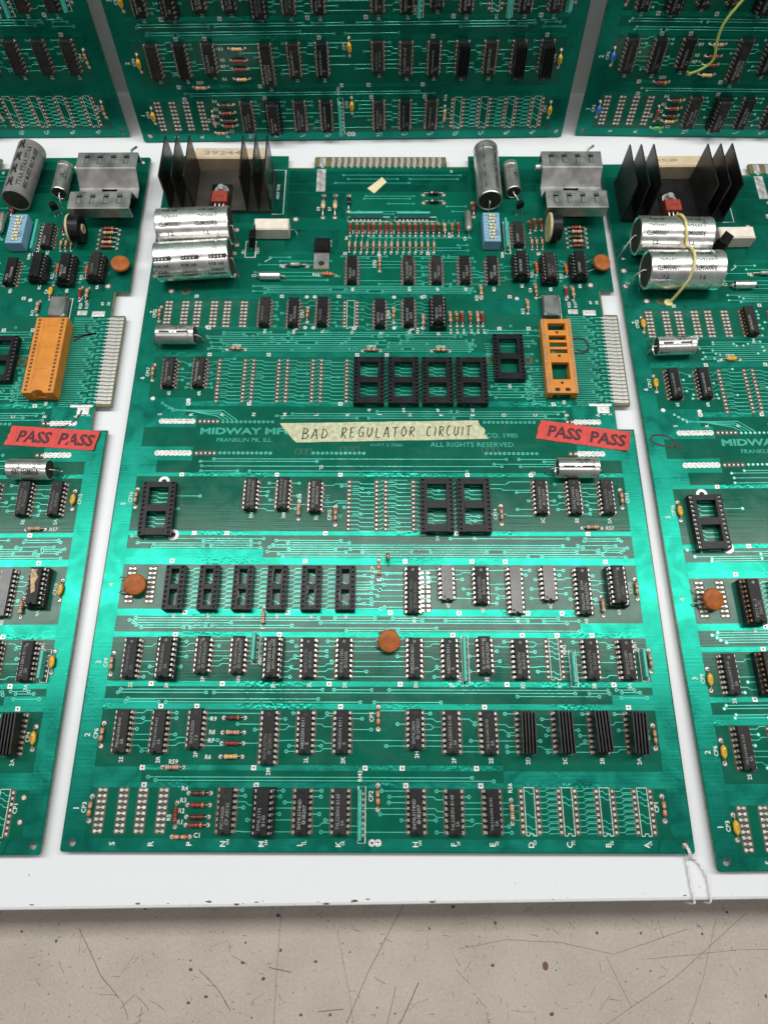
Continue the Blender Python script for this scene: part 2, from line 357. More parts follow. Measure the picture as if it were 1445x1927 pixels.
def make_scratches():
    rnd = random.Random(5); b = MB()
    def scr(p, wd):
        b.strip(p, wd, ZF + 0.02, 'scratch_dark', 0.02, 0.1)
    def wig(x, y, a, l, k, wd):
        pts = []
        for i in range(k + 1):
            pts.append((x, y)); x += math.cos(a) * l / k; y += math.sin(a) * l / k; a += rnd.uniform(-.16, .16)
        scr(pts, wd)
    def jagged(p):
        out = []
        for (x0, y0), (x1, y1) in zip(p, p[1:]):
            for q in range(6): out.append((x0 + (x1 - x0) * q / 6 + rnd.uniform(-.12, .12), y0 + (y1 - y0) * q / 6 + rnd.uniform(-.12, .12)))
        return out + [p[-1]]
    # long ones one can point at
    for p, wd in [([(159, -27), (142, -55), (128, -84)], .55), ([(186, -46), (210, -42), (236, -43), (262, -48), (300, -37)], .35), ([(126, -38), (133, -66), (137, -92)], .3), ([(-2, -38), (12, -58), (22, -67)], .6),
                  ([(59, -55), (69, -63), (76, -72)], .6), ([(155, -62), (149, -84)], .5), ([(98, -28), (97, -60), (97, -94)], .35), ([(278, -50), (322, -46), (360, -45)], .3), ([(330, -30), (290, -58), (245, -82), (205, -96)], .35),
                  ([(93, -54), (104, -56)], .7), ([(118, -72), (130, -71)], .6), ([(166, -60), (162, -68), (156, -78)], .8), ([(258, -49), (268, -70)], .35), ([(315, -32), (304, -58), (292, -80)], .3)]:
        scr(jagged(p), wd * .5)
    for i in range(260):
        wig(rnd.uniform(-60, 390), rnd.uniform(-110, -20), rnd.uniform(0, PI), rnd.choice((1, 1.5, 2.5, 2.5, 4, 6, 9)), 4, rnd.uniform(.08, .24))
    for i in range(200):
        x, y = rnd.uniform(-60, 390), rnd.uniform(-110, -20); r = rnd.choice((.2, .3, .3, .45, .8)); q = rnd.uniform(.5, 1.5)
        b.sheet([(x + r * math.cos(t * PI / 3) * q * rnd.uniform(.6, 1.3), y + r * math.sin(t * PI / 3) * rnd.uniform(.6, 1.3)) for t in range(6)], ZF + 0.03, 'scratch_dark')
    b.sheet([(228 + 1.5 * math.cos(t), -53 + 2.0 * math.sin(t)) for t in [i * PI / 4 for i in range(8)]], ZF + 0.05, 'brown_mark')
    return b.mesh('scratch')
put('scratch', make_scratches(), floor, kind='stuff')

# ------------------------------------------------------------------ board layout (mm from the lower left corner)
LET = 'SRPNMLKJHFEDCBA'
CX = {c: 22.0 + 17.78 * i for i, c in enumerate(LET)}
A8, A51, A05, A48, A57, A58 = ('74LS161AN 8143', 'SA'), ('74LS161AN 8151', 'SA'), ('74LS161AN 8205', 'SA'), ('74LS283N 8148', 'SA'), ('SN74LS157N', '@I8208'), ('SN74LS158N', '@K8208')
NS = ('N82S25N 8211', 'S')
# id: (x, y, pins, style, marking);   style c = soldered chip, s = chip in a socket, h = chip with a finned cooler, g = glossy unmarked
CHIPS = {
 '1N': (CX['N'], 17.8, 16, 'c', ('MC14066B', 'CP A8142')), '1M': (CX['M'], 17.6, 16, 's', ('M74LS174', '8140')), '1L': (CX['L'], 17.6, 16, 'c', ('SN74LS174ND', '@I8207')), '1K': (CX['K'], 17.6, 16, 'c', A48),
 '1H': (CX['H'], 17.6, 16, 'c', ('SN74LS174ND', '@I8207')), '1F': (CX['F'], 17.6, 16, 'c', A48), '1E': (CX['E'], 17.6, 16, 'c', A8),
 '2S': (CX['S'], 53, 16, 'c', A8), '2R': (CX['R'], 53, 16, 'c', A8), '2P': (CX['P'], 54.2, 14, 'c', ('SN74LS02N', '12')), '2M': (CX['M'], 50.3, 20, 'c', ('SN74LS273N', '@QQ8210')), '2L': (CX['L'], 53, 16, 'c', NS),
 '2K': (CX['K'], 53, 16, 'c', NS), '2H': (CX['H'], 54.3, 14, 'c', ('SN74LS86N', '@QM8201')), '2F': (CX['F'], 53, 16, 'c', A48), '2E': (CX['E'], 53, 16, 'c', A8), '2D': (CX['D'], 53, 16, 'h', None), '2C': (CX['C'], 53, 16, 'h', None),
 '2B': (CX['B'], 53, 16, 'h', None), '2A': (CX['A'], 53, 16, 'h', None),
 '3S': (CX['S'] - .3, 88.2, 16, 'c', A8), '3R': (CX['R'], 88.2, 16, 's', A51), '3P': (CX['P'], 89.8, 14, 'c', ('EL SALVADOR 200', '#SN74LS10N')), '3N': (CX['N'], 89.8, 14, 'c', ('EL SALVADOR 8AAL', '#SN74LS74AN')), '3M': (CX['M'], 88.3, 16, 's', ('N82S126N 8152', '0073-M9352-4S00')),
 '3L': (CX['L'], 88.5, 16, 'c', A57), '3K': (CX['K'], 88.5, 16, 'c', A58), '3H': (CX['H'], 88.5, 16, 'c', NS), '3F': (CX['F'], 88.5, 16, 'c', NS), '3E': (CX['E'], 90, 14, 'c', ('EL SALVADOR 8140', '#SN74LS20N')), '3D': (CX['D'], 88.4, 16, 'c', ('SN74LS75N', '@K8145')),
 '3B': (CX['B'], 88.3, 16, 'c', A57), '3A': (CX['A'], 88.3, 16, 'c', A58),
 '4H': (CX['H'] - .3, 123.7, 20, 'c', ('MALAYSIA   8206A', '#SN74LS245N')), '4F': (CX['F'] - .4, 127.7, 14, 'g', ('SN74LS74N', '@QQ8201')), '4E': (CX['E'] - .3, 126.3, 16, 'c', A57), '4D': (CX['D'] - .3, 123.9, 20, 'g', None), '4C': (CX['C'] - .5, 127.7, 14, 'g', None),
 '4B': (CX['B'] - .5, 123.5, 20, 'c', ('MALAYSIA   8210A', '#SN74LS377N')), '4A': (CX['A'] - .8, 125.8, 16, 's', ('N82S126N 8145', '0066')),
 '5N': (CX['N'], 177.9, 14, 'c', ('EL SALVADOR 8200', '#SN74LS74AN')), '5M': (CX['M'], 177.9, 14, 'c', ('EL SALVADOR 8144', '#SN74LS74AN')), '5L': (CX['L'], 176.6, 14, 'c', ('EL SALVADOR 8200', 'SN74LS174')), '5C': (CX['C'] - .6, 176.5, 16, 'c', ('SN74LS194AN', '@QQ8209')),
 '5B': (CX['B'], 176.5, 16, 'c', ('SN74LS194AN', '@QQ8209')), '5A': (CX['A'], 176.5, 16, 'c', A57),
 '6S': (21.3, 256, 16, 'c', A05), '6R': (39.1, 256, 16, 'c', A05),
 '7N': (74.9, 299.5, 16, 'c', ('SN74LS139', '')), '7M': (92.6, 299, 16, 'c', ('8210', 'SN74LS42')), '7L': (110.3, 299.7, 16, 'c', ('74LS259', '')), '7J': (145.8, 298.3, 16, 'c', ('N8T97N', '8152')), '7H': (163.5, 299.3, 16, 'c', ('SN74LS08', '8205')),
 '7F': (181, 298, 16, 's', ('MB14241', 'EL SALV')),
 '8K': (127.9, 331.6, 16, 'c', ('74LS367', '8206')), '8H': (163.5, 331.6, 16, 'c', ('EL SALVADOR', '74LS367')), '8F': (181.2, 331.6, 16, 'c', ('8201', '74LS367')), '8E': (198.9, 331.6, 16, 'c', ('8152', '74LS367')), '8D': (216.5, 331.6, 16, 'c', ('8152', '74LS368')),
 '8C': (234.3, 333, 14, 's', ('SN74LS00', '')), '8B': (252, 331.6, 16, 's', ('N82S123', '8210')), '8A': (270.6, 333, 14, 's', ('LM3900', '')), '9C': (234.7, 360.4, 14, 'c', ('LM324', '')),
}
SOCK18 = [(39.6 + 17.82 * i, 124.6) for i in range(6)]                                   # empty memory sockets in row four
SOCK24 = [(25.4, 168.8), (177.5, 171.1), (197.7, 171.1), (139.6, 250), (159.8, 250), (179.8, 250), (199.9, 250), (222.6, 266.4)]
EMPTY16 = [(CX['D'], 17.8), (CX['C'], 17.8), (CX['B'], 17.8), (CX['A'], 17.8), (235.2, 88.7), (127.7, 299.5)]
EMPTY24 = [(57.7, 251.9), (78.0, 251.9), (98.3, 251.9), (118.6, 251.9), (136.9, 172.4), (157.2, 172.4)]
PAIRS = [(14.7, 17.7), (24.8, 17.7), (33.9, 17.7), (43.7, 17.7), (14.0, 126.9), (24.8, 126.9), (13.4, 299.5), (23.7, 299.5), (31.5, 299.5), (41.7, 299.5), (49.9, 299.5), (60.2, 299.5)]
# two-lead parts: (kind, colours, x, y, vertical?, pad spacing)
TAN, RED, BRN, ORG, CRM, YEL = 'tan', 'red', 'dark', 'orange', 'cream', 'yellow'
R_ = []
for y, c in ((25.3, ('dark', 'gold')), (20.1, ('red', 'gold')), (15.0, ('dark', 'red')), (11.5, ('red', 'gold'))): R_.append(('r', c, 62.0, y, 0, 10.4))
for y, c in ((59.6, ('dark', 'gold')), (52.7, ('tan', 'red')), (47.7, ('red', 'dark')), (41.6, ('cream', 'orange'))): R_.append(('r', c, 75.6, y, 0, 10.4))
R_ += [('r', ('tan', 'red'), 48.0, 36.7, 0, 10.2), ('r', ('red', 'dark'), 51.9, 15.9, 1, 10.4), ('c', None, 55.1, 6.5, 0, 8.2), ('r', ('tan', 'orange'), 208.9, 17.6, 1, 10.2), ('r', ('tan', 'orange'), 86.5, 109.5, 1, 10.2), ('r', ('tan', 'red'), 262.4, 116.0, 1, 10.0),
       ('r', ('tan', 'orange'), 101.9, 169.2, 1, 10.2), ('r', ('tan', 'orange'), 261.5, 159.3, 0, 10.4), ('r', ('tan', 'red'), 172.3, 294.3, 1, 10.2), ('r', ('tan', 'red'), 208.8, 316.5, 1, 10.2), ('r', ('tan', 'red'), 237.1, 305.6, 1, 10.2),
       ('r', ('red', 'gold'), 261.8, 316.1, 1, 10.2), ('r', ('tan', 'red'), 266.1, 315.6, 1, 10.2), ('r', ('orange', 'gold'), 112.4, 329.1, 0, 10.4), ('r', ('orange', 'red'), 244.8, 335.0, 1, 10.2), ('r', ('orange', 'red'), 263.4, 333.8, 1, 10.2)]
for x, c in ((188.9, ('tan', 'red')), (192.9, ('brown', 'gold')), (196.3, ('red', 'dark')), (201.3, ('brown', 'gold')), (205.8, ('tan', 'red')), (208.8, ('red', 'dark'))): R_.append(('r', c, x, 296.2, 1, 10.2))
for i, x in enumerate((126, 130.3, 134.1, 138, 141.2, 145.4, 149.4, 152.7, 157.3, 160.9, 164.7, 168.5, 172.2, 176.3, 180.0, 183.7, 187.5, 192.4, 196.5)):
    R_.append(('r', {15: ('dark', 'gold'), 16: ('tan', 'pink'), 17: ('brown', 'gold')}.get(i, ('red', 'gold') if i % 3 else ('red', 'dark')), x, 366.6, 1, 10.4))
for i in range(15): R_.append(('p', None, 125.7 + 3.9 * i, 352.2, 1, 8.2))
for x, y, c in ((243.1, 368.6, ('dark', 'red')), (246.7, 370.7, ('red', 'gold')), (250.8, 370.7, ('red', 'gold')), (243.4, 355.1, ('pink', 'red')), (246.6, 355.1, ('pink', 'red')), (250.2, 355.2, ('pink', 'red'))): R_.append(('r' if y > 360 else 'p', c, x, y, 1, 9.5))
for y, c in ((367.1, ('red', 'gold')), (363.7, ('tan', 'red')), (359.5, ('dark', 'gold')), (355.9, ('tan', 'pink')), (352.1, ('red', 'dark'))): R_.append(('r', c, 273, y, 0, 12.5))
CPS = [('CP3', 11.5, 18.4, 1), ('CP6', 12.0, 51.6, 1), ('CP5', 146.2, 59.7, 1), ('CP2', 146.2, 23.7, 1), ('CP4', 280.2, 51.3, 1), ('CP1', 280.1, 19.2, 1), ('CP9', 11.7, 85.8, 1), ('CP', 146.0, 135.3, 1), ('CP10', 281.1, 125.3, 1), ('CP7', 283.1, 87.9, 1),
       ('CP16', 11.8, 176.3, 1), ('CP15', 122.1, 166.1, 1), ('CP14', 212.8, 166.8, 1), ('CP13', 279.5, 176.5, 1), ('CP17', 11.1, 257.3, 1), ('CP20', 59.1, 273.6, 0), ('CP22', 9.9, 299.4, 1), ('CP21', 101.1, 299.1, 1), ('CP24', 154.2, 298.9, 1),
       ('CP19', 140.8, 272.9, 0), ('CP18', 182.5, 272.8, 0), ('CP23', 145.4, 338.0, 1), ('C4', 243.1, 317.5, 1)]
DIODES = [(107.8, 386.0, 1, 18.8, 'glass'), (115.7, 386.0, 1, 18.8, 'glass'), (124.6, 388.5, 1, 13.5, 'black'), (181, 396.2, 0, 13.2, 'black'), (181, 389.2, 0, 13.2, 'black'), (91.7, 336.5, 0, 15, 'grey'), (206.9, 383.3, 1, 12, 'red')]
SIPS = [(83.2, 94.0, 14, 1), (189.3, 88.0, 22.5, 1), (243.5, 84.0, 15.5, 1), (279.1, 86.0, 14, 1), (138.0, 16.3, 22, 1), (136.5, 376.0, 22, 0), (167.2, 376.0, 22, 0), (226.9, 360.0, 24, 1)]
DISCS = [(19.1, 125.8, 10.8, 126.5), (151.4, 96.7, 146, 96.6), (285.3, 335.9, 277.5, 334)]

def front_area(x, y): return True

# ------------------------------------------------------------------ board base: laminate, copper, traces, pads, print
OUT = [(1.4, 0), (290.7, 0), (291.7, .4), (292.1, 1.4), (292.1, 219.8), (282.6, 219.8), (282.6, 235.2), (291.6, 235.2), (292.1, 236), (292.1, 298.6), (291.6, 299.4), (283.2, 299.4), (283.2, 317.6), (292.1, 317.6), (292.1, 430), (291, 431),
       (205.5, 431), (205.5, 421.2), (190.6, 421.2), (190.2, 430.2), (101.5, 430.2), (100.6, 429.4), (100.6, 420.2), (82.5, 420.2), (82.5, 431), (1, 431), (0, 430), (0, 1.4), (.4, .4)]
HOLES = [(5.0, 3.9), (288.0, 3.9)]
def make_base():
    bm_pts = OUT; b = MB(); n = len(OUT)
    # top and bottom with the two corner holes: split the outline at y = 8.5 so that the holes sit in a small frame
    low = [(1.4, 0), (290.7, 0), (291.7, .4), (292.1, 1.4), (292.1, 8.5), (0, 8.5), (0, 1.4), (.4, .4)]
    up = [(0, 8.5), (292.1, 8.5)] + OUT[4:27]
    for z, flip in ((0.0, False), (-1.6, True)):
        up_f = tuple(range(len(up))); b.add([(x, y, z) for x, y in up], [tuple(reversed(up_f)) if flip else up_f], 'mask_laminate')
        # low strip: polygon between holes, then frames around the holes
        for (hx, hy), x0, x1, corner in ((HOLES[0], 0, 10, 0), (HOLES[1], 283, 292.1, 1)):
            r = 1.75; K = 16
            if corner == 0: outer = [(0, 1.4), (.4, .4), (1.4, 0), (10, 0), (10, 8.5), (0, 8.5)]
            else: outer = [(283, 0), (290.7, 0), (291.7, .4), (292.1, 1.4), (292.1, 8.5), (283, 8.5)]
            ring = []
            for k in range(K):
                t = 2 * PI * k / K; d = (math.cos(t), math.sin(t)); best = 1e9
                for i in range(len(outer)):
                    p, q = outer[i], outer[(i + 1) % len(outer)]; ex, ey = q[0] - p[0], q[1] - p[1]; den = d[0] * ey - d[1] * ex
                    if abs(den) < 1e-9: continue
                    s1 = ((p[0] - hx) * ey - (p[1] - hy) * ex) / den; u = ((p[0] - hx) * d[1] - (p[1] - hy) * d[0]) / den
                    if s1 > 0 and -1e-6 <= u <= 1 + 1e-6: best = min(best, s1)
                ring.append((hx + d[0] * best, hy + d[1] * best, z))
            inner = [(hx + r * math.cos(2 * PI * k / K), hy + r * math.sin(2 * PI * k / K), z) for k in range(K)]
            fs = [(K + k, k, (k + 1) % K, K + (k + 1) % K) for k in range(K)]
            b.add(ring + inner, [tuple(reversed(f)) for f in fs] if flip else fs, 'mask_copper')
            # fill what the star of rays missed at the frame corners
            for c in outer:
                k0 = None
                a = math.atan2(c[1] - hy, c[0] - hx) % (2 * PI); k0 = int(a / (2 * PI / K)); p, q = ring[k0], ring[(k0 + 1) % K]
                b.add([p, (c[0], c[1], z), q], [(0, 1, 2)] if not flip else [(2, 1, 0)], 'mask_copper')
            if not flip:
                wall = [(x, y, -1.6) for x, y, _ in inner] + inner
                b.add(wall, [((k + 1) % K, k, K + k, K + (k + 1) % K) for k in range(K)], 'board_edge')
        mid = [(10, 0, z), (283, 0, z), (283, 8.5, z), (10, 8.5, z)]
        b.add(mid, [(3, 2, 1, 0) if flip else (0, 1, 2, 3)], 'mask_laminate')
    v = [(x, y, 0.0) for x, y in OUT] + [(x, y, -1.6) for x, y in OUT]
    b.add(v, [(i, n + i, n + (i + 1) % n, (i + 1) % n) for i in range(n)], 'board_edge')
    return b.mesh('board_base')

BARS = [(27.7, 30.0), (35.4, 37.8), (63.7, 66.4), (74.7, 77.3), (99.4, 102.1), (110.4, 114.0), (138.2, 142.1), (154.7, 157.1), (189.6, 191.9), (234.4, 238.0), (268.4, 271.7), (288.2, 290.4), (311.2, 314.9), (345.4, 348.2)]
def make_pour():
    b = MB(); z = 0.05; C = 'mask_copper'
    R = lambda x0, x1, y0, y1, m=C: b.box(x0, x1, y0, y1, 0.004, z, m)
    # left and right margins, in pieces between which the windows of the rows lie
    R(0.7, 10.3, 8.6, 431 - 12); R(282.4, 291.4, 8.6, 219.0)
    R(8.8, 10.3, .7, 8.55); R(10.35, 283, 0.7, 5.8); R(283.05, 286, .7, 8.55)
    R(10.35, 33.4, 30.05, 37.0); R(206, 282.35, 30.05, 35.35)
    R(10.35, 36, 66.45, 68.8); R(262, 282.35, 66.45, 71)
    R(10.35, 84, 142.15, 147.0); R(250, 282.35, 100.0 + 2.15, 107.0)
    R(10.35, 20.5, 192, 208.2); R(20.55, 40, 199.4, 208.2); R(10.35, 40, 220.6, 228.6); R(10.35, 33, 228.65, 240.2)
    R(258, 282.35, 200, 219.0); R(258, 282.35, 219.05, 236)
    R(235, 282.9, 318.5, 345.3); R(208, 243.8, 299.5, 311); R(258.6, 275, 299.8, 312.5); R(283.3, 291.4, 318.3, 429)
    R(10.35, 82, 372, 418.5); R(84, 122, 376.5, 398); R(84, 205, 399, 405.4); R(84, 205, 406.2, 417); R(206.2, 283.2, 406.2, 420); R(10.35, 60, 318, 345.3)
    R(84, 119, 350, 366); R(276, 283.2, 350, 404); R(206.2, 250, 399.0, 405.4)
    for y0, y1 in BARS:
        x0, x1 = 10.35, 282.35
        if y0 > 230: x0, x1 = (33.05, 257.9) if y0 < 240 else (10.35, 283 if y0 < 280 else 208)
        if y0 > 265 and y0 < 275: x1 = 236
        if y0 == 110.4: x1 = 249.9; 
        if y0 == 35.4: x0 = 33.45; x1 = 205.9
        if y0 == 74.7: x0 = 10.35
        R(x0, x1, y0, y1, 'mask_bar')
    R(33.45, 205.9, 35.4 - 5.35, 35.4 - 5.30, 'mask_bar')
    return b.mesh('copper_pour')

def row_points():
    """every through-hole pad row: (x, y_top, count, x2)"""
    rows = []
    for k, (x, y, n, st, mk) in CHIPS.items():
        h = n // 2; t = y + (h - 1) * 1.27
        rows += [(x - 3.81, t, h), (x + 3.81, t, h)]
    for x, y in SOCK18: rows += [(x - 3.81, y + 8 * 1.27, 9), (x + 3.81, y + 8 * 1.27, 9)]
    for x, y in SOCK24: rows += [(x - 7.62, y + 11 * 1.27, 12), (x + 7.62, y + 11 * 1.27, 12)]
    for x, y in EMPTY16: rows += [(x - 3.81, y + 8.89, 8), (x + 3.81, y + 8.89, 8)]
    for x, y in EMPTY24: rows += [(x - 7.62, y + 13.97, 12), (x + 7.62, y + 13.97, 12)]
    return rows

def make_pads():
    """tinned pads in their mask openings, with solder on them"""
    rnd = random.Random(3); b = MB()
    def halo(x, yt, h, w=1.55):
        b.box(x - w * .82, x + w * .82, yt - (h - 1) * 2.54, yt, 0.004, 0.066, 'bare_laminate')
        for i in range(h): b.disc(x, yt - 2.54 * i, w, 0.075, 'bare_laminate', 10, 0.004)
    def sq(x, y, s=0.56):
        s *= rnd.uniform(.9, 1.08); b.box(x - s, x + s, y - s, y + s, 0.07, 0.16, 'solder', 0.1)
        b.box(x - s * .45, x + s * .45, y - s * .45, y + s * .45, 0.15, 0.165 + rnd.uniform(0, .25), 'solder', 0.12)
    for x, yt, h in row_points():
        halo(x, yt, h)
        for i in range(h): sq(x, yt - 2.54 * i)
    for x, y in PAIRS:
        for dx in (0, 2.6): halo(x + dx, y + 8.89, 8, 1.45)
        for i in range(8):
            for dx in (0, 2.6): sq(x + dx, y + 8.89 - 2.54 * i, .66)
            b.box(x + .7, x + 1.9, y + 8.7 - 2.54 * i, y + 9.08 - 2.54 * i, 0.07, 0.15, 'solder')
    for i in range(9):
        yy = 133.8 - 2.54 * i
        for x in (168.9, 172.0): b.box(x - 1.1, x + 1.1, yy - .75, yy + .75, 0.07, 0.15, 'solder', .1)
    b.box(167.4, 173.5, 112.5, 134.8, 0.004, 0.06, 'bare_laminate')
    def rnd_pad(x, y, r=1.0):
        b.disc(x, y, r * 1.55, 0.07, 'bare_laminate', 12, 0.004); b.disc(x, y, r, 0.11, 'solder', 10, 0.02); b.dome(x, y, r * .62, .55, 'solder')
    for kind, c, x, y, v, sp in R_:
        for sgn in (-.5, .5): rnd_pad(x + (0 if v else sp * sgn), y + (sp * sgn if v else 0), .85 if kind != 'p' else .7)
    for n, x, y, v in CPS:
        for sgn in (-.5, .5): rnd_pad(x + (0 if v else 10.6 * sgn), y + (10.6 * sgn if v else 0), .95)
    for x, y, v, sp, c in DIODES:
        for sgn in (-.5, .5): rnd_pad(x + (0 if v else sp * sgn), y + (sp * sgn if v else 0), 1.25)
    for x, y, l, v in SIPS:
        k = int(l / 2.54)
        for i in range(k): 
            q = (i - (k - 1) / 2) * 2.54; xx, yy = (x + 1.2, y + q) if v else (x + q, y - 1.4)
            b.disc(xx, yy, 1.2, 0.05, 'bare_laminate', 8, 0.004); b.dome(xx, yy, .7, .4, 'solder')
    # rows of plated blobs left and right of the maker's name
    for y in (224.5, 204.1):
        for x0, k in ((20.1, 8), (259.4, 6)):
            for i in range(k):
                b.disc(x0 + 2.54 * i, y, 1.75, .075 + .004 * i, 'solder', 12, .004); b.dome(x0 + 2.54 * i, y, 1.2, .5, 'solder')
        for i in range(5):
            x = 42.2 + 2.5 * i; b.disc(x, y, 1.6, .07, 'bare_laminate', 8, .004); b.dome(x, y, .8, .4, 'solder')
        for x in (254.4, 256.9): b.disc(x, y, 1.6, .07, 'bare_laminate', 8, .004); b.dome(x, y, .8, .4, 'solder')
    # square plated lands on the supply bars
    for y0, y1 in BARS:
        x = 30 + rnd.uniform(0, 18)
        while x < 270:
            if y0 < 60 and 200 < x: break
            cy = (y0 + y1) / 2; b.box(x - 1.25, x + 1.25, cy - 1.2, cy + 1.2, .03, .10 if y0 < 200 else .09, 'solder', .1)
            b.disc(x, cy, .5, .13, 'bare_laminate', 8, .08); x += rnd.choice((17.78, 35.56, 53.3, 71))
    # mounting rings
    for x, y in ((34.5, 154.9), (26.0, 186.4), (24, 317), (212.8, 266.5), (234.5, 266.5)):
        b.disc(x, y, 3.1, .08, 'solder' if y < 200 else 'bare_laminate', 18, .004); b.disc(x, y, 1.5, .095, 'notch_black' if y < 200 else 'mask_laminate', 12, .05)
    for x in (143.6, 146.4): b.disc(x, 4.2, 1.6, .09, 'solder', 14, .004); b.disc(x, 4.2, .6, .11, 'notch_black', 8, .05)
    for x, y in ((4, 340.5), (3.5, 328.6), (53.0, 353.6), (53.4, 329.2), (15, 317), (278, 322), (90, 375), (52, 366)): rnd_pad(x, y, 1.5)
    for (x, y) in ((145, 345.6), (154.5, 312.5), (154.5, 289.5), (172, 312.5), (172, 289.5), (100, 312.6), (105, 312.6), (100, 289.6), (105, 289.6), (13, 239.6), (34, 238.5), (231, 311.6), (40, 290)): b.disc(x, y, 1.3, .10, 'solder', 10, .004)
    # plated streak on the power edge
    b.box(102.5, 108.5, 399, 419, .06, .12, 'tinned_finger'); b.box(262, 268, 300, 303.5, .06, .12, 'tinned_finger')
    b.box(271, 279, 299.2, 303, .06, .13, 'solder', .3); b.box(268, 281, 235.2, 236.8, .06, .13, 'solder', .3); b.box(272.5, 279.5, 230.5, 235, .06, .12, 'solder', .4)
    return b.mesh('solder_pad')

VIAS = []
def make_traces():
    rnd = random.Random(11); b = MB(); T = 'mask_trace'
    def tr(pts, w=.55, via=(True, True)):
        b.strip(pts, w, 0.006, T)
        if via[0]: VIAS.append(pts[0])
        if via[1]: VIAS.append(pts[-1])
    # horizontal buses in the channels between the rows
    def bus(y0, y1, x0, x1, fill=.8, pitch=1.27, long=.4):
        y = y0 + .7
        while y < y1 - .4:
            x = x0 + rnd.uniform(0, 14)
            while x < x1 - 10:
                l = rnd.uniform(60, 210) if rnd.random() < long else rnd.uniform(9, 55)
                e = min(x + l, x1 - rnd.uniform(0, 8))
                if e - x > 6 and rnd.random() < fill:
                    if False:
                        mx = rnd.uniform(x + 8, e - 8); tr([(x, y), (mx, y), (mx + pitch, y + pitch * .5), (e, y + pitch * .5)], .5)
                    else: tr([(x, y), (e, y)], .46)
                x = e + rnd.uniform(3, 12)
            y += pitch
    bus(30.2, 35.3, 34, 205, .95, 1.5, .9); bus(66.5, 74.6, 12, 262, .92, 1.5, .6); bus(69, 74.6, 262, 280, .6); bus(102.2, 110.3, 12, 250, .85, 1.3, .6); bus(147, 154.6, 12, 84, .8); bus(142.2, 154.6, 85, 280, .92, 1.27, .8)
    bus(192.3, 202.5, 44, 250, .8, 1.5, .5); bus(226, 234.2, 86, 254, .85, 1.5, .6); bus(272, 287.8, 40, 206, .88, 1.5, .5); bus(270, 296, 209.5, 243, .6, 1.9, .2); bus(240, 252, 208, 243, .6, 1.9, .2); bus(348.6, 357, 126, 208, .4, 2.2, .3); bus(315, 322.5, 62, 206, .85, 1.3, .6); bus(342.5, 345.2, 120, 206, .8); bus(239, 296, 209, 212, 0)
    bus(379, 398, 128, 172, .55, 2.2, .3); bus(379, 398, 189, 204, .5, 2.2, .3); bus(325, 345, 62, 120, .5, 3, .3); bus(406, 417, 110, 204, .35, 3.5, .3); bus(359, 361, 126, 210, .9, 1.6, .9)
    # pin to pin across each row
    rws = {}
    for k, (x, y, n, st, mk) in CHIPS.items(): rws.setdefault(k[0], []).append((x, y, n, 3.81, st))
    for x, y in SOCK18: rws['4'].append((x, y, 18, 3.81, 'k'))
    for x, y in SOCK24: rws['5' if y < 200 else '6'].append((x, y, 24, 7.62, 'k'))
    for x, y in EMPTY16: rws['1' if y < 30 else ('3' if y < 100 else '7')].append((x, y, 16, 3.81, 'e'))
    for x, y in EMPTY24: rws['5' if y < 200 else '6'].append((x, y, 24, 7.62, 'e'))
    for r, cs in rws.items():
        cs.sort()
        for (xa, ya, na, ha, sa), (xb, yb, nb, hb, sb) in zip(cs, cs[1:]):
            x0, x1 = xa + ha + .9, xb - hb - .9; gap = x1 - x0
            if gap < 1.5: continue
            dense = sa in 'ke' and sb in 'ke'
            for i in range(min(na, nb) // 2):
                y0 = ya + (na // 2 - 1) * 1.27 - 2.54 * i; y1 = y0 + (yb - ya) + (nb - na) * .635
                q = rnd.random()
                if dense or q < .40:
                    j = (rnd.choice((0, 0, 1, -1)) if not dense else 1) * 1.27
                    if abs(y1 + j - y0) > 2.6: continue
                    if gap < 6: tr([(x0, y0), (x0 + gap * .3, y0), (x0 + gap * .7, y1 + j * .6), (x1, y1 + j * .6)], .35, (False, False)); continue
                    if gap > 40: x1e = x0 + rnd.uniform(8, 22); tr([(x0, y0), (x1e, y0)], .45, (False, True)); continue
                    m0 = x0 + gap * rnd.uniform(.3, .5) if not dense else x0 + gap * .35
                    tr([(x0, y0), (m0, y0), (m0 + abs(y1 + j - y0) + .2, y1 + j), (x1, y1 + j)], .42, (False, False))
                    if dense and gap > 8: tr([(x0 + gap * .4, y0 - .7), (x1, y1 - .7 + j * .2)], .35, (False, False))
                elif q < .62 and gap > 5: tr([(x0, y0), (x0 + rnd.uniform(1.5, gap * .55), y0)], .45, (False, True))
                elif q < .82 and gap > 5: tr([(x1 - rnd.uniform(1.5, gap * .55), y1), (x1, y1)], .45, (True, False))
    # inside the empty footprints and the open sockets
    for (x, y) in EMPTY24 + SOCK24[:7]:
        for i in range(12):
            yy = y + 13.97 - 2.54 * i
            tr([(x - 6.6, yy), (x - 2.5, yy), (x - 1, yy - 1.2), (x + 6.4, yy - 1.2)], .42, (False, False))
            if rnd.random() < .4: tr([(x - 5.5, yy + 1.1), (x + rnd.uniform(-3, 5), yy + 1.1)], .4, (False, rnd.random() < .3))
    for (x, y) in EMPTY16 + SOCK18:
        for i in range(8):
            yy = y + 8.89 - 2.54 * i
            if rnd.random() < .55: tr([(x - 2.9, yy), (x - .8, yy), (x + .6, yy - 1.27), (x + 2.9, yy - 1.27)], .42, (False, False))
    # memory area: bundles between the sockets of row four and across to the bus drivers
    for i in range(7):
        yy = 134.6 - 3.0 * i; tr([(133.6, yy), (rnd.uniform(140, 148), yy)], .45, (False, True)); 
        tr([(148 + rnd.uniform(-6, 6), yy - 1.4), (158.8, yy - 1.4)], .45, (True, False))
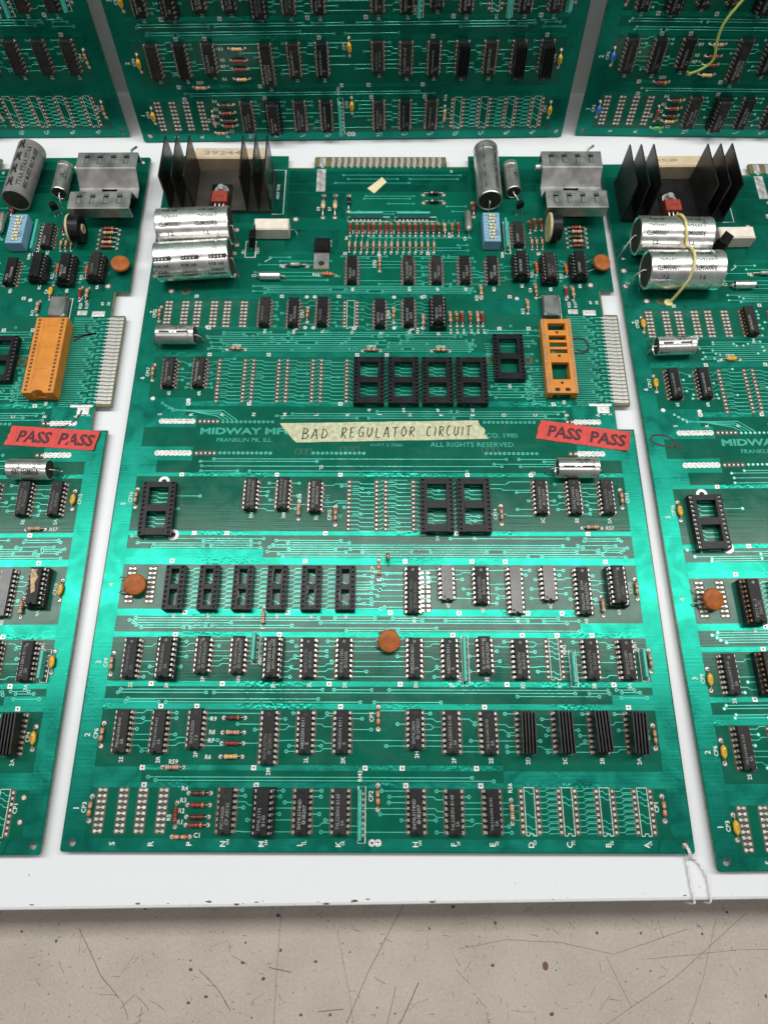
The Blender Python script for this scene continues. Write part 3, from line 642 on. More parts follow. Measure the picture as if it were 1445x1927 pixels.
    # fan-out to the side edge connector
    for i in range(25):
        yy = 298 - 2.54 * i; j = 6.5 * (i % 5) / 5
        tr([(260.8, yy), (271.5 + (i % 3) * 2.0, yy)], .42, (False, True)); tr([(276 + (i % 2) * 2.6, yy - .9), (282.4, yy - .5)], .5, (True, False)); tr([(260.8, yy - 1.27), (276, yy - 1.27)], .36, (False, False))
    for i in range(16): yy = 262 - 1.7 * i; tr([(231 + rnd.uniform(0, 6), yy), (243.2, yy)], .4, (True, False)); tr([(208.6 + rnd.uniform(0, 2), yy + 16), (214, yy + 16)], .4, (False, False))
    # the four lines running up to the name plate, left
    for i in range(4): tr([(19 + i * 2.2, 236.5 - i * 1.6), (26 + i * 3.2, 231.8 - i * .2), (52 - i * 1.2 + 3, 231.8 - 1.25 * i), (56 + 2.5 * (3 - i), 225.2)], .5, (True, False))
    for x0 in (55.5, 108.5, 206.4):
        for y in (224.2, 204.2):
            if x0 == 108.5 and y > 220: continue
            for i in range(12): VIAS.append((x0 + 2.6 * i, y))
    # under the resistor field
    for i in range(15): tr([(125.7 + 3.9 * i, 356.5), (126.4 + 3.9 * i, 361)], .45, (False, False))
    for i in range(19):
        x = 126 + 3.75 * i; tr([(x, 371), (x + 1.2, 375)], .45, (False, False))
    for i in range(34): VIAS.append((rnd.uniform(40, 205), rnd.choice((274, 277.5, 280, 283, 286)) + rnd.uniform(-1, 1)))
    for i in range(22): VIAS.append((rnd.uniform(225, 255), rnd.uniform(240, 292)))
    return b.mesh('trace')

def make_vias():
    b = MB()
    for x, y in VIAS:
        b.disc(x, y, .92, .085, 'mask_trace', 9, .004); b.disc(x, y, .46, .097, 'via_centre', 7, .05)
    return b.mesh('via')
mat('via_centre', (0.004, 0.03, 0.02), 0.4)

def chip_box_silk(b, x, y, h=10.4, wd=2.35):
    z = .10
    for p in ([(x - wd, y + h), (x + wd, y + h)], [(x - wd, y + h), (x - wd, y - h)], [(x + wd, y + h), (x + wd, y - h)], [(x - wd, y - h), (x - 1, y - h), (x - .7, y - h + 1), (x + .7, y - h + 1), (x + 1, y - h), (x + wd, y - h)]):
        b.strip(p, .26, z, 'silk_white', .02, .05)
def make_silk():
    b = MB(); z = 0.13; W = 'silk_white'; up = PI / 2
    T = lambda s, x, y, sz=1.75, r=up, wd=None: b.text(s, x, y, sz, z, W, r, wd, 0.012)
    for c in LET:
        T(c, CX[c] + (1.6 if c in 'SRP' else -.6), 3.6, 2.5)
    for c, x in zip('SRPNMLKJHFEDCBA', [18.4 + 18.14 * i for i in range(15)]): T(c, x, 229.0, 2.2)
    for k, y in zip('123456789', (18.6, 51.5, 86.5, 127, 173, 253.5, 301, 331, 350)): T(k, 4.6 if k in '123' else 5.0, y, 2.6)
    for k, (x, y, n, st, mk) in CHIPS.items():
        T(k, x + (.6 if k[0] != '1' else 1.6), y - n * .635 - (2.7 if k[0] != '1' else 3.2), 1.95 if k[0] != '1' else 1.4)
    for (x, y), k in zip(SOCK24[1:], ('5H', '5F', '6J', '6H', '6F', '6E', '6D')): T(k, x, y - 18, 1.7)
    for (x, y), k in zip(SOCK18, ('4R', '4P', '4N', '4M', '4L', '4K')): T(k, x + .4, y - 14.3, 1.7)
    T('6B', 253.5, 237.5, 1.8)
    for (x, y), k in zip(EMPTY16, ('1D', '1C', '1B', '1A', '3C', '7K')):
        chip_box_silk(b, x, y); T(k, x + 1.2, y - 13.2 if k[0] != '1' else 4.6, 1.7 if k[0] != '1' else 1.3)
    for n, x, y, v in CPS:
        if v: T(n, x + (3.2 if x > 279 and n != 'CP13' else -3.3) * (-1 if x > 279 else 1), y + .5, 2.0, up, None)
        else: T(n, x, y + 3.1, 1.7, 0)
    for n, x, y in (('R4', 54.8, 27.4), ('R3', 54.6, 22.2), ('R2', 54.2, 17.6), ('R1', 53.9, 12.8), ('R9', 65.5, 59.2), ('R8', 65.3, 52.9), ('R7', 65.2, 49.0), ('R6', 64.4, 41.5), ('R59', 48.0, 39.3), ('C1', 62.4, 7.2), ('R57', 271.4, 159.3), ('R23', 105, 330), ('CS', 66, 329), ('D9', 83.5, 337), ('C2', 231.8, 191.8), ('J3', 113.2, 195.6), ('E O', 108, 358)):
        T(n, x, y, 2.0, 0)
    for n, x, y in (('R5', 48.6, 14.7), ('R56', 208.8, 28), ('R58', 102, 177), ('R54', 168.8, 287.5), ('R55', 206, 312), ('R12', 234, 302), ('R20', 263, 307), ('R19', 267, 307), ('R22', 241.5, 330), ('R21', 260, 329), ('49', 276.5, 308.5), ('50', 280.3, 308.5), ('2', 279.5, 229.5), ('1', 276.2, 229.5), ('RM5', 86.6, 88), ('RM3', 137.6, 33), ('RM2', 240.4, 93.5), ('RM1', 276.6, 95), ('RM4', 187, 79.5), ('RM6', 224, 346), ('D8', 104.5, 384), ('D7', 112, 384), ('C9', 200.5, 359), ('R34', 190.5, 362), ('R4', 123.7, 359.5), ('HEAT SINK', 77, 399), ('1234', 66.8, 349), ('IR1', 57.6, 348)): T(n, x, y, 1.9)
    for i, k in enumerate(('R50', 'R49', 'R48', 'R47', 'R46', 'R45', 'R44', 'R43', 'R42', 'R41', 'R40', 'R39', 'R38', 'R37', 'R36', 'R35')): T(k, 127.9 + 3.75 * i, 364.5, 1.25)
    for i in range(14): T('C' + str(34 - i), 129 + 3.9 * i, 347.3, 1.2)
    for i, k in enumerate(('R18', 'R17', 'R16', 'R15', 'R14', 'R13')): T(k, (189.1, 193.1, 196.9, 201.6, 205.8, 209.4)[i], 287.0, 1.5)
    T('+', 270, 194, 2, 0); T('+', 39, 280.5, 1.8, 0); T('24', 193.5, 417, 1.6)
    for x, y, l, v in SIPS:
        h = l / 2 + 1.2
        pts = [(x - 1.0, y - h), (x + 2.4, y - h), (x + 2.4, y + h), (x - 1.0, y + h), (x - 1.0, y - h)] if v else [(x - h, y - 2.7), (x + h + 3, y - 2.7), (x + h + 3, y + 1), (x - h, y + 1), (x - h, y - 2.7)]
        b.strip(pts, .32, .10, W, .02, .05)
    for p in ([(72.5, 418), (81.3, 418), (81.5, 379.3), (74, 379.3)], [(59, 343.5), (65.5, 343.5), (65.5, 356.5), (59, 356.5), (59, 343.5)], [(103, 357), (114, 357), (114, 352)], [(245, 312.5), (257.5, 312.5), (257.5, 296)], [(72, 340), (76, 343)]):
        b.strip(p, .4, .10, W, .02, .05)
    return b.mesh('silkscreen')
def make_etch():
    b = MB(); z = .11; C = 'mask_etch'
    b.text('MIDWAY MFG. CO.', 79.5, 218.2, 4.0, z, C, 0, 73, 0.035)
    b.text('FRANKLIN PK. ILL.', 69, 212.5, 2.5, z, C, 0, 32, 0.01)
    b.text('CO. 1980', 216, 215.7, 2.9, z, C, 0, 18, 0.006); b.text('ALL RIGHTS RESERVED', 198.6, 209.8, 2.9, z, C, 0, 47.5, 0.006)
    b.text('PART 2 2000', 150, 209.4, 1.8, z, C, 0, 18)
    b.text('CP11', 117.5, 175.5, 2.0, z, C, PI / 2); b.text('DV', 124, 166, 2.2, z, C, 0)
    return b.mesh('etched_lettering')
def make_stains():
    b = MB(); z = .004
    for x, y, s in ((52, 272, 5), (100, 262, 6), (120, 355, 8), (178, 388, 8), (133, 386, 9), (185, 282, 7), (255, 213, 7), (102, 205, 6), (208, 206, 6), (128, 206, 7)):
        for k in range(3):
            xx = x + k * s * .55 - s * .6
            b.strip([(xx, y - s * .3), (xx, y + s * .3), (xx + s * .4, y + s * .3), (xx + s * .4, y - s * .2), (xx + .2 * s, y - s * .3)], .6, z, 'flux_stain', .01, .05)
    return b.mesh('ghost_mark')
def tongue():
    b = MB(); b.box(101.2, 190.0, 421.4, 430.1, 0.004, .03, 'bare_amber'); b.box(283.0, 292.0, 235.6, 299.0, 0.004, .03, 'bare_amber'); 
    b.box(84, 100.5, 419.2, 420.1, .004, .03, 'bare_amber'); b.box(190.7, 205.3, 420.2, 421.1, .004, .03, 'bare_amber'); b.box(282.65, 283.6, 299.6, 317.4, .004, .03, 'bare_amber'); b.box(281.8, 282.55, 221, 235, .004, .03, 'bare_amber')
    return b.mesh('bare_edge')

BASE = {k: f() for k, f in (('board_base', make_base), ('copper_pour', make_pour), ('solder_pad', make_pads), ('trace', make_traces), ('via', make_vias), ('silkscreen', make_silk), ('etched_lettering', make_etch), ('ghost_mark', make_stains), ('bare_edge', tongue))}
def finger_mesh(w, l):
    def f():
        b = MB(); b.box(-l / 2, l / 2, -w / 2, w / 2, .02, .12, 'tinned_finger', .06); b.box(-l / 2 - 1.6, -l / 2 + .02, -w * .22, w * .22, .02, .10, 'tinned_finger', .05); return b.mesh('edge_finger')
    return cached(('finger', w, l), f)

# ------------------------------------------------------------------ components
def chip_mesh(n, mt):
    def f():
        b = MB(); L = {14: 18.9, 16: 20.0, 18: 22.6, 20: 25.3}[n] / 2; W = 3.15
        pts = [(-W, -L), (-.9, -L)] + [(.9 * -math.cos(t), -L + .95 * math.sin(t)) for t in (PI * .25, PI * .5, PI * .75)] + [(.9, -L), (W, -L), (W, L), (-W, L)]
        b.box(-W + .22, W - .22, -L + .2, L - .2, .55, 2.2, mt, -.2)
        n_ = len(pts)
        lo = [(x, y, 2.2) for x, y in pts]; hi = [(x * .93, y * .988 if y > 0 else y * .988, 4.05) for x, y in pts]; top = [(x * .90, y * .982, 4.2) for x, y in pts]
        fs = [(i, (i + 1) % n_, n_ + (i + 1) % n_, n_ + i) for i in range(n_)] + [(n_ + i, n_ + (i + 1) % n_, 2 * n_ + (i + 1) % n_, 2 * n_ + i) for i in range(n_)] + [tuple(range(2 * n_, 3 * n_))]
        b.add(lo + hi + top, fs, mt)
        b.box(-.85, .85, -L + .3, -L + 1.0, 2.0, 2.9, 'notch_black')
        b.disc(-1.7, -L + 1.7, .55, 4.215, 'notch_black', 10); b.disc(0, L - 2.0, .8, 4.212, 'chip_gloss', 12)
        return b.mesh('chip')
    return cached(('chip', n, mt), f)
def pins_mesh(n, mt):
    def f():
        b = MB(); h = n // 2
        for i in range(h):
            y = (h - 1) * 1.27 - 2.54 * i
            b.box(3.0, 3.95, y - .58, y + .58, 2.05, 2.35, mt); b.box(3.65, 3.97, y - .58, y + .58, .9, 2.06, mt); b.box(3.66, 3.96, y - .28, y + .28, -.2, .91, mt)
        return b.mesh('pin_row')
    return cached(('pins', n, mt), f)
def mark_mesh(n, lines, mt):
    def f():
        b = MB(); L = {14: 18.9, 16: 20.0, 18: 22.6, 20: 25.3}[n]
        k = len(lines); 
        for i, s in enumerate(lines):
            if not s: continue
            x = (-1.05, 1.1)[i] if k == 2 else 0
            y0 = -L / 2 + 2.4
            if s[0] in '@#':
                y0 = -L / 2 + 4.6 if s[0] == '@' else -L / 2 + 2.6; r = .75
                pts = [(x + r * math.cos(t * PI / 6), y0 + .9 + r * math.sin(t * PI / 6)) for t in range(13)]
                b.strip(pts, .25, 4.22, mt, .01, .05); b.text('M' if s[0] == '@' else 'T', x, y0 + .9, .8, 4.23, mt, PI / 2); y0 += 2.4; s = s[1:]
            elif i == 1: y0 += 1.6
            size = 1.55 if k == 2 else 1.7
            if len(s) > 13: size = 1.3
            wd = min(len(s) * 1.16 * size / 1.55, L - (y0 + L / 2) - 1.2)
            b.text(s, x, y0, size, 4.23, mt, PI / 2, wd, 0.0, 'LEFT')
        return b.mesh('marking')
    return cached(('mark', n, lines, mt), f)
def sock_mesh(n, w, openings, mt='socket_black', h=4.6):
    """dual row socket: two combed rails joined by cross bars"""
    def f():
        b = MB(); k = n // 2; L = k * 1.27 + .35; ro = w / 2 + 1.35; ri = w / 2 - (1.8 if w < 10 else 2.4)
        for s in (-1, 1):
            x0, x1 = sorted((s * ri, s * ro)); b.box(x0, x1, -L, L, .3, h - 1.5, mt)
            xa, xb = sorted((s * ri, s * (w / 2 - .75))); b.box(xa, xb, -L, L, h - 1.5, h, mt)
            xa, xb = sorted((s * (w / 2 + .85), s * ro)); b.box(xa, xb, -L, L, h - 1.5, h - .25, mt)
            for i in range(k + 1):
                y = -L + i * (2 * L / k); ya, yb = max(-L, y - .55), min(L, y + .55)
                xa, xb = sorted((s * (w / 2 - .75), s * (w / 2 + .85))); b.box(xa, xb, ya, yb, h - 1.5, h - .02, mt)
        edges = [-L] + [e for o in openings for e in o] + [L]
        for i in range(0, len(edges), 2): b.rbox(-ri, ri, edges[i], edges[i + 1], h - 2.2, h - .03, mt, .12)
        return b.mesh('socket')
    return cached(('sock', n, w, tuple(openings), mt, h), f)
def contact_mesh(n, w, h, mt, up=False):
    def f():
        b = MB(); k = n // 2; L = k * 1.27 + .35
        for i in range(k):
            y = -L + (i + .5) * (2 * L / k); x = w / 2
            if up: b.box(x - .78, x + .85, y - .72, y + .72, h - 1.0, h + .02, 'solder', .25); b.box(x - .2, x + .2, y - .5, y + .5, h + .0, h + .03, 'notch_black')
            else: b.box(x - .55, x - .2, y - .5, y + .5, h - 1.5, h - .8, mt); b.box(x + .3, x + .65, y - .5, y + .5, h - 1.5, h - .8, mt)
        return b.mesh('contact_row')
    return cached(('cont', n, w, h, mt, up), f)
def cooler_mesh(l):
    def f():
        b = MB(); b.box(-3.6, 3.6, -l / 2, l / 2, 4.25, 5.0, 'sink_black'); return b.mesh('finned_cooler')
    def g():
        b = MB(); b.box(-.42, .42, -l / 2, l / 2, 4.95, 10.4, 'sink_black', .12); return b.mesh('cooling_fin')
    return cached(('cool', l), f), cached(('coolfin', l), g)

def place_chip(bd, x, y, n, style, lines, pin='pin_tin', body=None, cool_extra=0.0):
    z = 0.0
    if style == 's':
        op = [(-n * .635 + 1.2, n * .635 - 1.2)]
        sk = put('socket', sock_mesh(n, 7.62, op), bd, (x, y, 0)); put('contact_row', contact_mesh(n, 7.62, 4.6, 'pin_tin'), sk); put('contact_row', contact_mesh(n, 7.62, 4.6, 'pin_tin'), sk, rz=PI)
        z = 3.9
    mt = body or {'g': 'chip_gloss'}.get(style, 'chip_black')
    if mt == 'chip_black' and rnd_c.random() < .3: mt = 'chip_dust'
    c = put('chip', chip_mesh(n, mt), bd, (x + rnd_c.uniform(-.12, .12), y + rnd_c.uniform(-.2, .2), z), rot=(rnd_c.uniform(-.012, .012), rnd_c.uniform(-.02, .02), rnd_c.uniform(-.014, .014)))
    put('pin_row', pins_mesh(n, pin), c); put('pin_row', pins_mesh(n, pin), c, rz=PI)
    if lines: put('marking', mark_mesh(n, lines, 'print_dim' if style == 'g' else rnd_c.choice(('print_grey', 'print_grey', 'print_mid', 'print_pale'))), c)
    if style == 'h':
        me, fin = cooler_mesh(19.0); k = put('finned_cooler', me, bd, (x + rnd_c.uniform(-.4, .4), y + rnd_c.uniform(-.5, .8), z + .02), rnd_c.uniform(-.04, .04))
        for i in range(5): put('cooling_fin', fin, k, (-3.1 + 1.55 * i, 0, 0))
    return c
rnd_c = random.Random(21)

def leads(b, sp, zb, r=.3, inner=2.6):
    for s in (-1, 1): b.tube([(s * inner, 0, zb), (s * (sp / 2 - .9), 0, zb), (s * (sp / 2 - .2), 0, zb - .5), (s * sp / 2, 0, 0)], r, 'pin_tin', 6)
def resistor_mesh(cols, sp):
    def f():
        b = MB(); a, c = cols; A, Bd = 'rc_' + a, 'rc_' + c; zb = 1.5
        band = {'tan': ('rc_red', 'rc_black', 'rc_orange'), 'cream': ('rc_orange', 'rc_gold', 'rc_orange'), 'red': ('rc_dark', 'rc_red', 'rc_dark'), 'dark': ('rc_red', 'rc_black', 'rc_red'), 'orange': ('rc_red', 'rc_orange', 'rc_red'), 'brown': ('rc_gold', 'rc_black', 'rc_gold'), 'pink': ('rc_red', 'rc_grey', 'rc_red')}.get(a, ('rc_red', 'rc_black', 'rc_red'))
        prof = [(-3.25, .25), (-3.1, .95), (-2.6, 1.18), (-2.0, 1.12), (-1.75, 1.0), (-1.15, .95), (-.65, .95), (-.15, .95), (.35, .95), (.85, .95), (1.35, .98), (2.0, 1.12), (2.45, 1.18), (3.1, .95), (3.25, .25)]
        mts = [A, A, A, band[0], A, band[0], A, band[1], A, band[2], A, Bd, A, A]
        b.lathe(prof, mts, 'x', 12, (0, 0, zb)); leads(b, sp, zb, .3, 3.0); return b.mesh('resistor')
    return cached(('res', cols, sp), f)
def small_res_mesh(sp):
    def f():
        b = MB(); zb = 1.2
        prof = [(-2.2, .2), (-2.0, .85), (-1.2, .92), (-.7, .72), (-.1, .72), (.3, .72), (1.2, .8), (2.0, .85), (2.2, .2)]
        b.lathe(prof, ['rc_orange', 'rc_orange', 'rc_pink', 'rc_tan', 'rc_grey', 'rc_tan', 'rc_pink', 'rc_pink'], 'x', 10, (0, 0, zb)); leads(b, sp, zb, .27, 2.0); return b.mesh('capacitor')
    return cached(('smres', sp), f)
def cp_mesh(kind, sp=10.6):
    def f():
        b = MB(); zb = 1.3
        if kind == 'glass':
            prof = [(-3.1, .2), (-2.9, .95), (-1.9, 1.0), (-1.6, .85), (-.6, .85), (.5, .85), (1.6, .85), (1.9, 1.0), (2.9, .95), (3.1, .2)]
            b.lathe(prof, ['rc_orange', 'rc_orange', 'rc_pink', 'rc_glass', 'rc_brown', 'rc_glass', 'rc_pink', 'rc_orange', 'rc_orange'], 'x', 12, (0, 0, zb))
        else:
            prof = [(-3.2, .2), (-2.7, .75), (-1.6, 1.35), (-.2, 1.4), (.4, 1.4), (1.7, 1.35), (2.7, .75), (3.2, .2)]
            b.lathe(prof, 'rc_' + kind, 'x', 12, (0, 0, zb))
            for i in range(3): b.box(-1.1 + .8 * i, -.8 + .8 * i, -.5, .5, zb + 1.36, zb + 1.41, 'print_black')
        leads(b, sp, zb, .3, 2.8); return b.mesh('capacitor')
    return cached(('cp', kind, sp), f)
def diode_mesh(kind, sp):
    def f():
        b = MB(); zb = 1.7; r = 1.3
        if kind == 'glass': b.lathe([(-4, .2), (-3.8, 1.2), (-.5, 1.6), (2.2, 1.5), (3.9, 1.0), (4, .2)], ['rc_grey', 'rc_cream', 'rc_grey', 'can_dull', 'rc_grey'], 'x', 12, (0, 0, zb)); leads(b, sp, zb, .5, 3.8)
        else:
            b.lathe([(-2.9, .2), (-2.8, r), (-1.6, r), (-.9, r), (2.8, r), (2.9, .2)], ['rc_' + kind, 'rc_' + kind, 'can_dull', 'rc_' + kind, 'rc_' + kind], 'x', 12, (0, 0, zb)); leads(b, sp, zb, .4, 2.7)
        return b.mesh('diode')
    return cached(('dio', kind, sp), f)
def sip_mesh(l):
    def f():
        b = MB(); n = 10
        prof = []
        b.lathe([(-l / 2, .2), (-l / 2 + .3, .95), (l / 2 - .3, .95), (l / 2, .2)], 'sip_teal', 'x', 10, (0, 0, 4.6)); b.rbox(-l / 2 + .1, l / 2 - .1, -.75, .75, .9, 4.5, 'sip_teal', .1)
        k = int(l / 2.54)
        for i in range(k): q = (i - (k - 1) / 2) * 2.54; b.box(q - .3, q + .3, -.2, .2, -.2, 1.0, 'pin_tin')
        return b.mesh('resistor_network')
    return cached(('sip', l), f)
def disc_mesh():
    def f():
        b = MB(); R = 5.8
        b.lathe([(-1.5, .01), (-1.45, R * .6), (-1.0, R * .92), (0, R), (1.0, R * .92), (1.45, R * .6), (1.5, .01)], 'disc_brown', 'z', 32); return b.mesh('capacitor')
    return cached('disc', f)
def wrap(b, r, ax0, body, ang, size, mt, width=None, flip=False, offs=.06):
    """print bent round a cylinder lying along x; ang measured from the -y side upward"""
    t = MB(); t.text(body, 0, 0, size, 0, mt, 0, width, .028)
    v = []
    for x, y, z in t.v:
        if flip: x, y = -x, -y
        a = PI - ang + -y / (r) ; v.append((ax0 + x, (r + offs) * math.cos(a), (r + offs) * math.sin(a)))
    b.add(v, t.f, mt)
def axial_cap(bd, x, y, zc, r, l, rz, style, lead_to, body='can_silver'):
    """style: big | arrow | small; can along local x"""
    def f():
        b = MB(); h = l / 2; g = h - l * .16
        b.lathe([(-h + .6, 0.02), (-h + .55, r * .55), (-h + .5, r * .86), (-h, r * .90), (-h - .0, r * .97), (-h + .5, r), (g - .5, r), (g - .1, r * .955), (g + .4, r * .955), (g + .8, r), (h - .5, r), (h, r * .97), (h, r * .9), (h - .5, r * .86), (h - .55, .02)],
                ['rubber_seal', 'rubber_seal', body, body, body, body, body, body, body, body, body, body, 'rubber_seal', 'rubber_seal'], 'x', 40)
        b.dome(0, 0, .01, .01, body); return b.mesh('capacitor')
    c = put('capacitor', cached(('axcap', r, l, body), f), bd, (x, y, zc), rz)
    def g2():
        b = MB(); h = l / 2
        if style == 'big':
            for k in range(2):
                ax = -h * .58 + k * 22
                wrap(b, r, ax, '10VDC', 1.36, 2.2, 'print_black', 9.5, True); wrap(b, r, ax, '10000MFD', .98, 2.6, 'print_black', 13.0, True); wrap(b, r, ax, 'T I', .52, 2.2, 'print_black', 3.6, True); wrap(b, r, ax, 'EPC 8216', 1.8, 1.5, 'print_black', 9, True)
        elif style == 'arrow':
            for k in range(3):
                ax = -h * .98 + k * 16.6
                for a0, a1, w0, w1 in ((.88, 1.08, 0, 9.5), (.82, 1.14, 9.5, 11.2)):
                    pts = []
                    for q in range(5):
                        a = PI - (a0 + (a1 - a0) * q / 4); pts.append(((r + .02) * math.cos(a), (r + .02) * math.sin(a)))
                    x0, x1 = ax + w0, ax + w1
                    for q in range(4):
                        (ya, za), (yb, zb) = pts[q], pts[q + 1]
                        if w0 == 0: b.add([(x0, ya, za), (x1, ya, za), (x1, yb, zb), (x0, yb, zb)], [(0, 1, 2, 3)], 'print_black')
                        else:
                            ka, kb = 1 - abs(q - 2) / 2, 1 - abs(q - 1) / 2
                            b.add([(x0, ya, za), (x0 + (x1 - x0) * ka, ya, za), (x0 + (x1 - x0) * kb, yb, zb), (x0, yb, zb)], [(0, 1, 2, 3)], 'print_black')
                wrap(b, r, ax + 4.4, '+ + + +', .98, 1.9, 'can_silver', 7.4, True, .05)
                wrap(b, r, ax + 4, 'EPC 8216', .62, 1.5, 'print_black', 9, True); wrap(b, r, ax + 4, '10VDC', .30, 1.8, 'print_black', 8, True); wrap(b, r, ax + 4, '10000MFD', .05, 2.0, 'print_black', 12, True)
        elif style == 'small':
            for a0, a1, x0, x1 in ((1.2, 1.42, h * .12, h * .72), (1.2, 1.42, -h * .8, -h * .25)):
                A = [PI - a0 - (a1 - a0) * q / 3 for q in range(4)]
                for q in range(3): b.add([(x0, (r + .02) * math.cos(A[q]), (r + .02) * math.sin(A[q])), (x1, (r + .02) * math.cos(A[q]), (r + .02) * math.sin(A[q])), (x1, (r + .02) * math.cos(A[q + 1]), (r + .02) * math.sin(A[q + 1])), (x0, (r + .02) * math.cos(A[q + 1]), (r + .02) * math.sin(A[q + 1]))], [(0, 1, 2, 3)], 'print_black')
                m_ = PI - (a0 + a1) / 2; b.add([(x1, (r + .02) * math.cos(m_ + .22), (r + .02) * math.sin(m_ + .22)), (x1 + 2.2, (r + .02) * math.cos(m_), (r + .02) * math.sin(m_)), (x1, (r + .02) * math.cos(m_ - .22), (r + .02) * math.sin(m_ - .22))], [(0, 1, 2)], 'print_black')
            wrap(b, r, h * .2, '470 MFD', 2.05, 1.6, 'print_black', 8); wrap(b, r, h * .2, '16 V', 1.72, 1.7, 'print_black', 4.6); wrap(b, r, -h * .05, '+', 1.31, 1.8, 'print_black')
        elif style == 'ti':
            wrap(b, r, 0, 'T I    T I', 1.5, 2.2, 'print_black', 13, True); wrap(b, r, 0, '470MFD 16V', 1.0, 1.7, 'print_black', 15, True); wrap(b, r, 0, '470MFD 16V', .75, 1.7, 'print_black', 15, True)
        elif style == 'lines':
            wrap(b, r, 0, '2200u/25 2200u/25', 1.0, 2.2, 'print_black', l * .8, False); wrap(b, r, 0, '- - - - -', 2.0, 2.6, 'print_black', l * .8)
        elif style == 'sleeve':
            wrap(b, r, 0, 'TTAA TTAA TTAA', 1.15, 2.5, 'print_black', l * .75); wrap(b, r, 0, '85C M.EST 85C M.EST', .7, 2.2, 'print_black', l * .75)
            for k in range(4): wrap(b, r, -h * .7 + k * h * .48, '>', 1.75, 6.5, 'print_black', 5); wrap(b, r, -h * .62 + k * h * .48, '=', 1.75, 6.5, 'print_black', 6)
        elif style == 'tiny': wrap(b, r, -h * .2, 'II HB', 1.3, 1.7, 'print_black', 6); wrap(b, r, h * .3, 'II II', 1.7, 2.0, 'print_black', 5); wrap(b, r, 0, 'DDD', .9, 2.2, 'print_black', 7)
        return b.mesh('marking')
    if style: put('marking', cached(('axmark', r, l, style), g2), c)
    cz, sz = math.cos(-rz), math.sin(-rz)
    for s, p in zip((-1, 1), lead_to):
        if p is None: continue
        dx, dy = p[0] - x, p[1] - y; lx, ly = dx * cz - dy * sz, dx * sz + dy * cz
        b = MB(); e = s * (l / 2 - .5); o = lx
        b.tube([(e, 0, 0), (e + s * 1.4, 0, .1), ((e + s * 1.4 + o) / 2, ly * .5, -zc * .2), (o, ly, -zc * .75), (o, ly, -zc)], .4, 'pin_tin', 7)
        put('lead', b.mesh('lead'), c)
    return c

def alu_sink(bd):
    b = MB(); t = .9; P = [(370.0, 8.0), (370.0, 15.4), (370.6, 16.0), (383.6, 16.0), (384.3, 15.4), (388.5, 6.4), (389.2, 6.0), (396.0, 6.0), (396.6, 6.4), (403.8, 15.4), (404.5, 16.0), (417.4, 16.0), (418, 15.4), (418, 8)]
    n = len(P); x0, x1 = 251.2, 290.2; off = []
    for i in range(n):
        a, c = P[max(0, i - 1)], P[min(n - 1, i + 1)]; dx, dy = c[0] - a[0], c[1] - a[1]; l = math.hypot(dx, dy); off.append((P[i][0] + dy / l * t, P[i][1] - dx / l * t))
    ring = P + off[::-1]; N = len(ring)
    v = [(x0, y, z) for y, z in ring] + [(x1, y, z) for y, z in ring]
    fs = [(i, (i + 1) % N, N + (i + 1) % N, N + i) for i in range(N)]
    b.add(v, [tuple(reversed(f)) for f in fs], 'aluminium')
    for o, fl in ((0, 0), (N, 1)):
        for i in range(n - 1): q = (o + i, o + i + 1, o + N - 2 - i, o + N - 1 - i); b.add([v[k] for k in q], [(0, 1, 2, 3) if fl else (3, 2, 1, 0)], 'aluminium')
    b.disc(271, 391.8, 3.2, 6.03, 'notch_black', 8)
    h = put('heat_sink', b.mesh('heat_sink'), bd)
    def tab():
        b = MB(); b.box(-1.5, 1.5, -3.6, 4.4, 16.01, 16.03, 'notch_black'); b.add([(-1.5, 4.3, 16.04), (1.5, 4.3, 16.04), (1.5, 1.6, 17.2), (-1.5, 1.6, 17.2), (-1.5, 4.6, 16.04), (1.5, 4.6, 16.04)], [(0, 1, 2, 3), (3, 2, 5, 4)], 'aluminium')
        b.box(-1.15, 1.5, -3.5, 1.6, 16.02, 16.25, 'aluminium', .1); return b.mesh('louvre')
    for yc in (376.2, 410.0):
        for i in range(4): put('louvre', cached('louvre', tab), h, (257.5 + 8.6 * i, yc + .8, 0))
    b = MB(); b.box(266, 276, 386, 399, 2, 6, 'chip_black'); b.tube([(278, 419, 2), (280, 421, 8), (284, 420, 10)], .45, 'pin_tin'); put('power_transistor', b.mesh('power_transistor'), bd)
    b = MB(); b.tube([(281, 420, 4), (284, 424, 12), (287.5, 426, 13)], .8, 'pin_tin', 8); b.dome(287.5, 426, 1.2, 1.0, 'solder'); put('lead', b.mesh('lead'), bd)
    b = MB(); b.lathe([(248, .1), (248.2, 2.0), (252.5, 2.1), (252.6, .1)], 'screw_steel', 'x', 12, (0, 410, 10)); put('screw', b.mesh('screw'), bd)

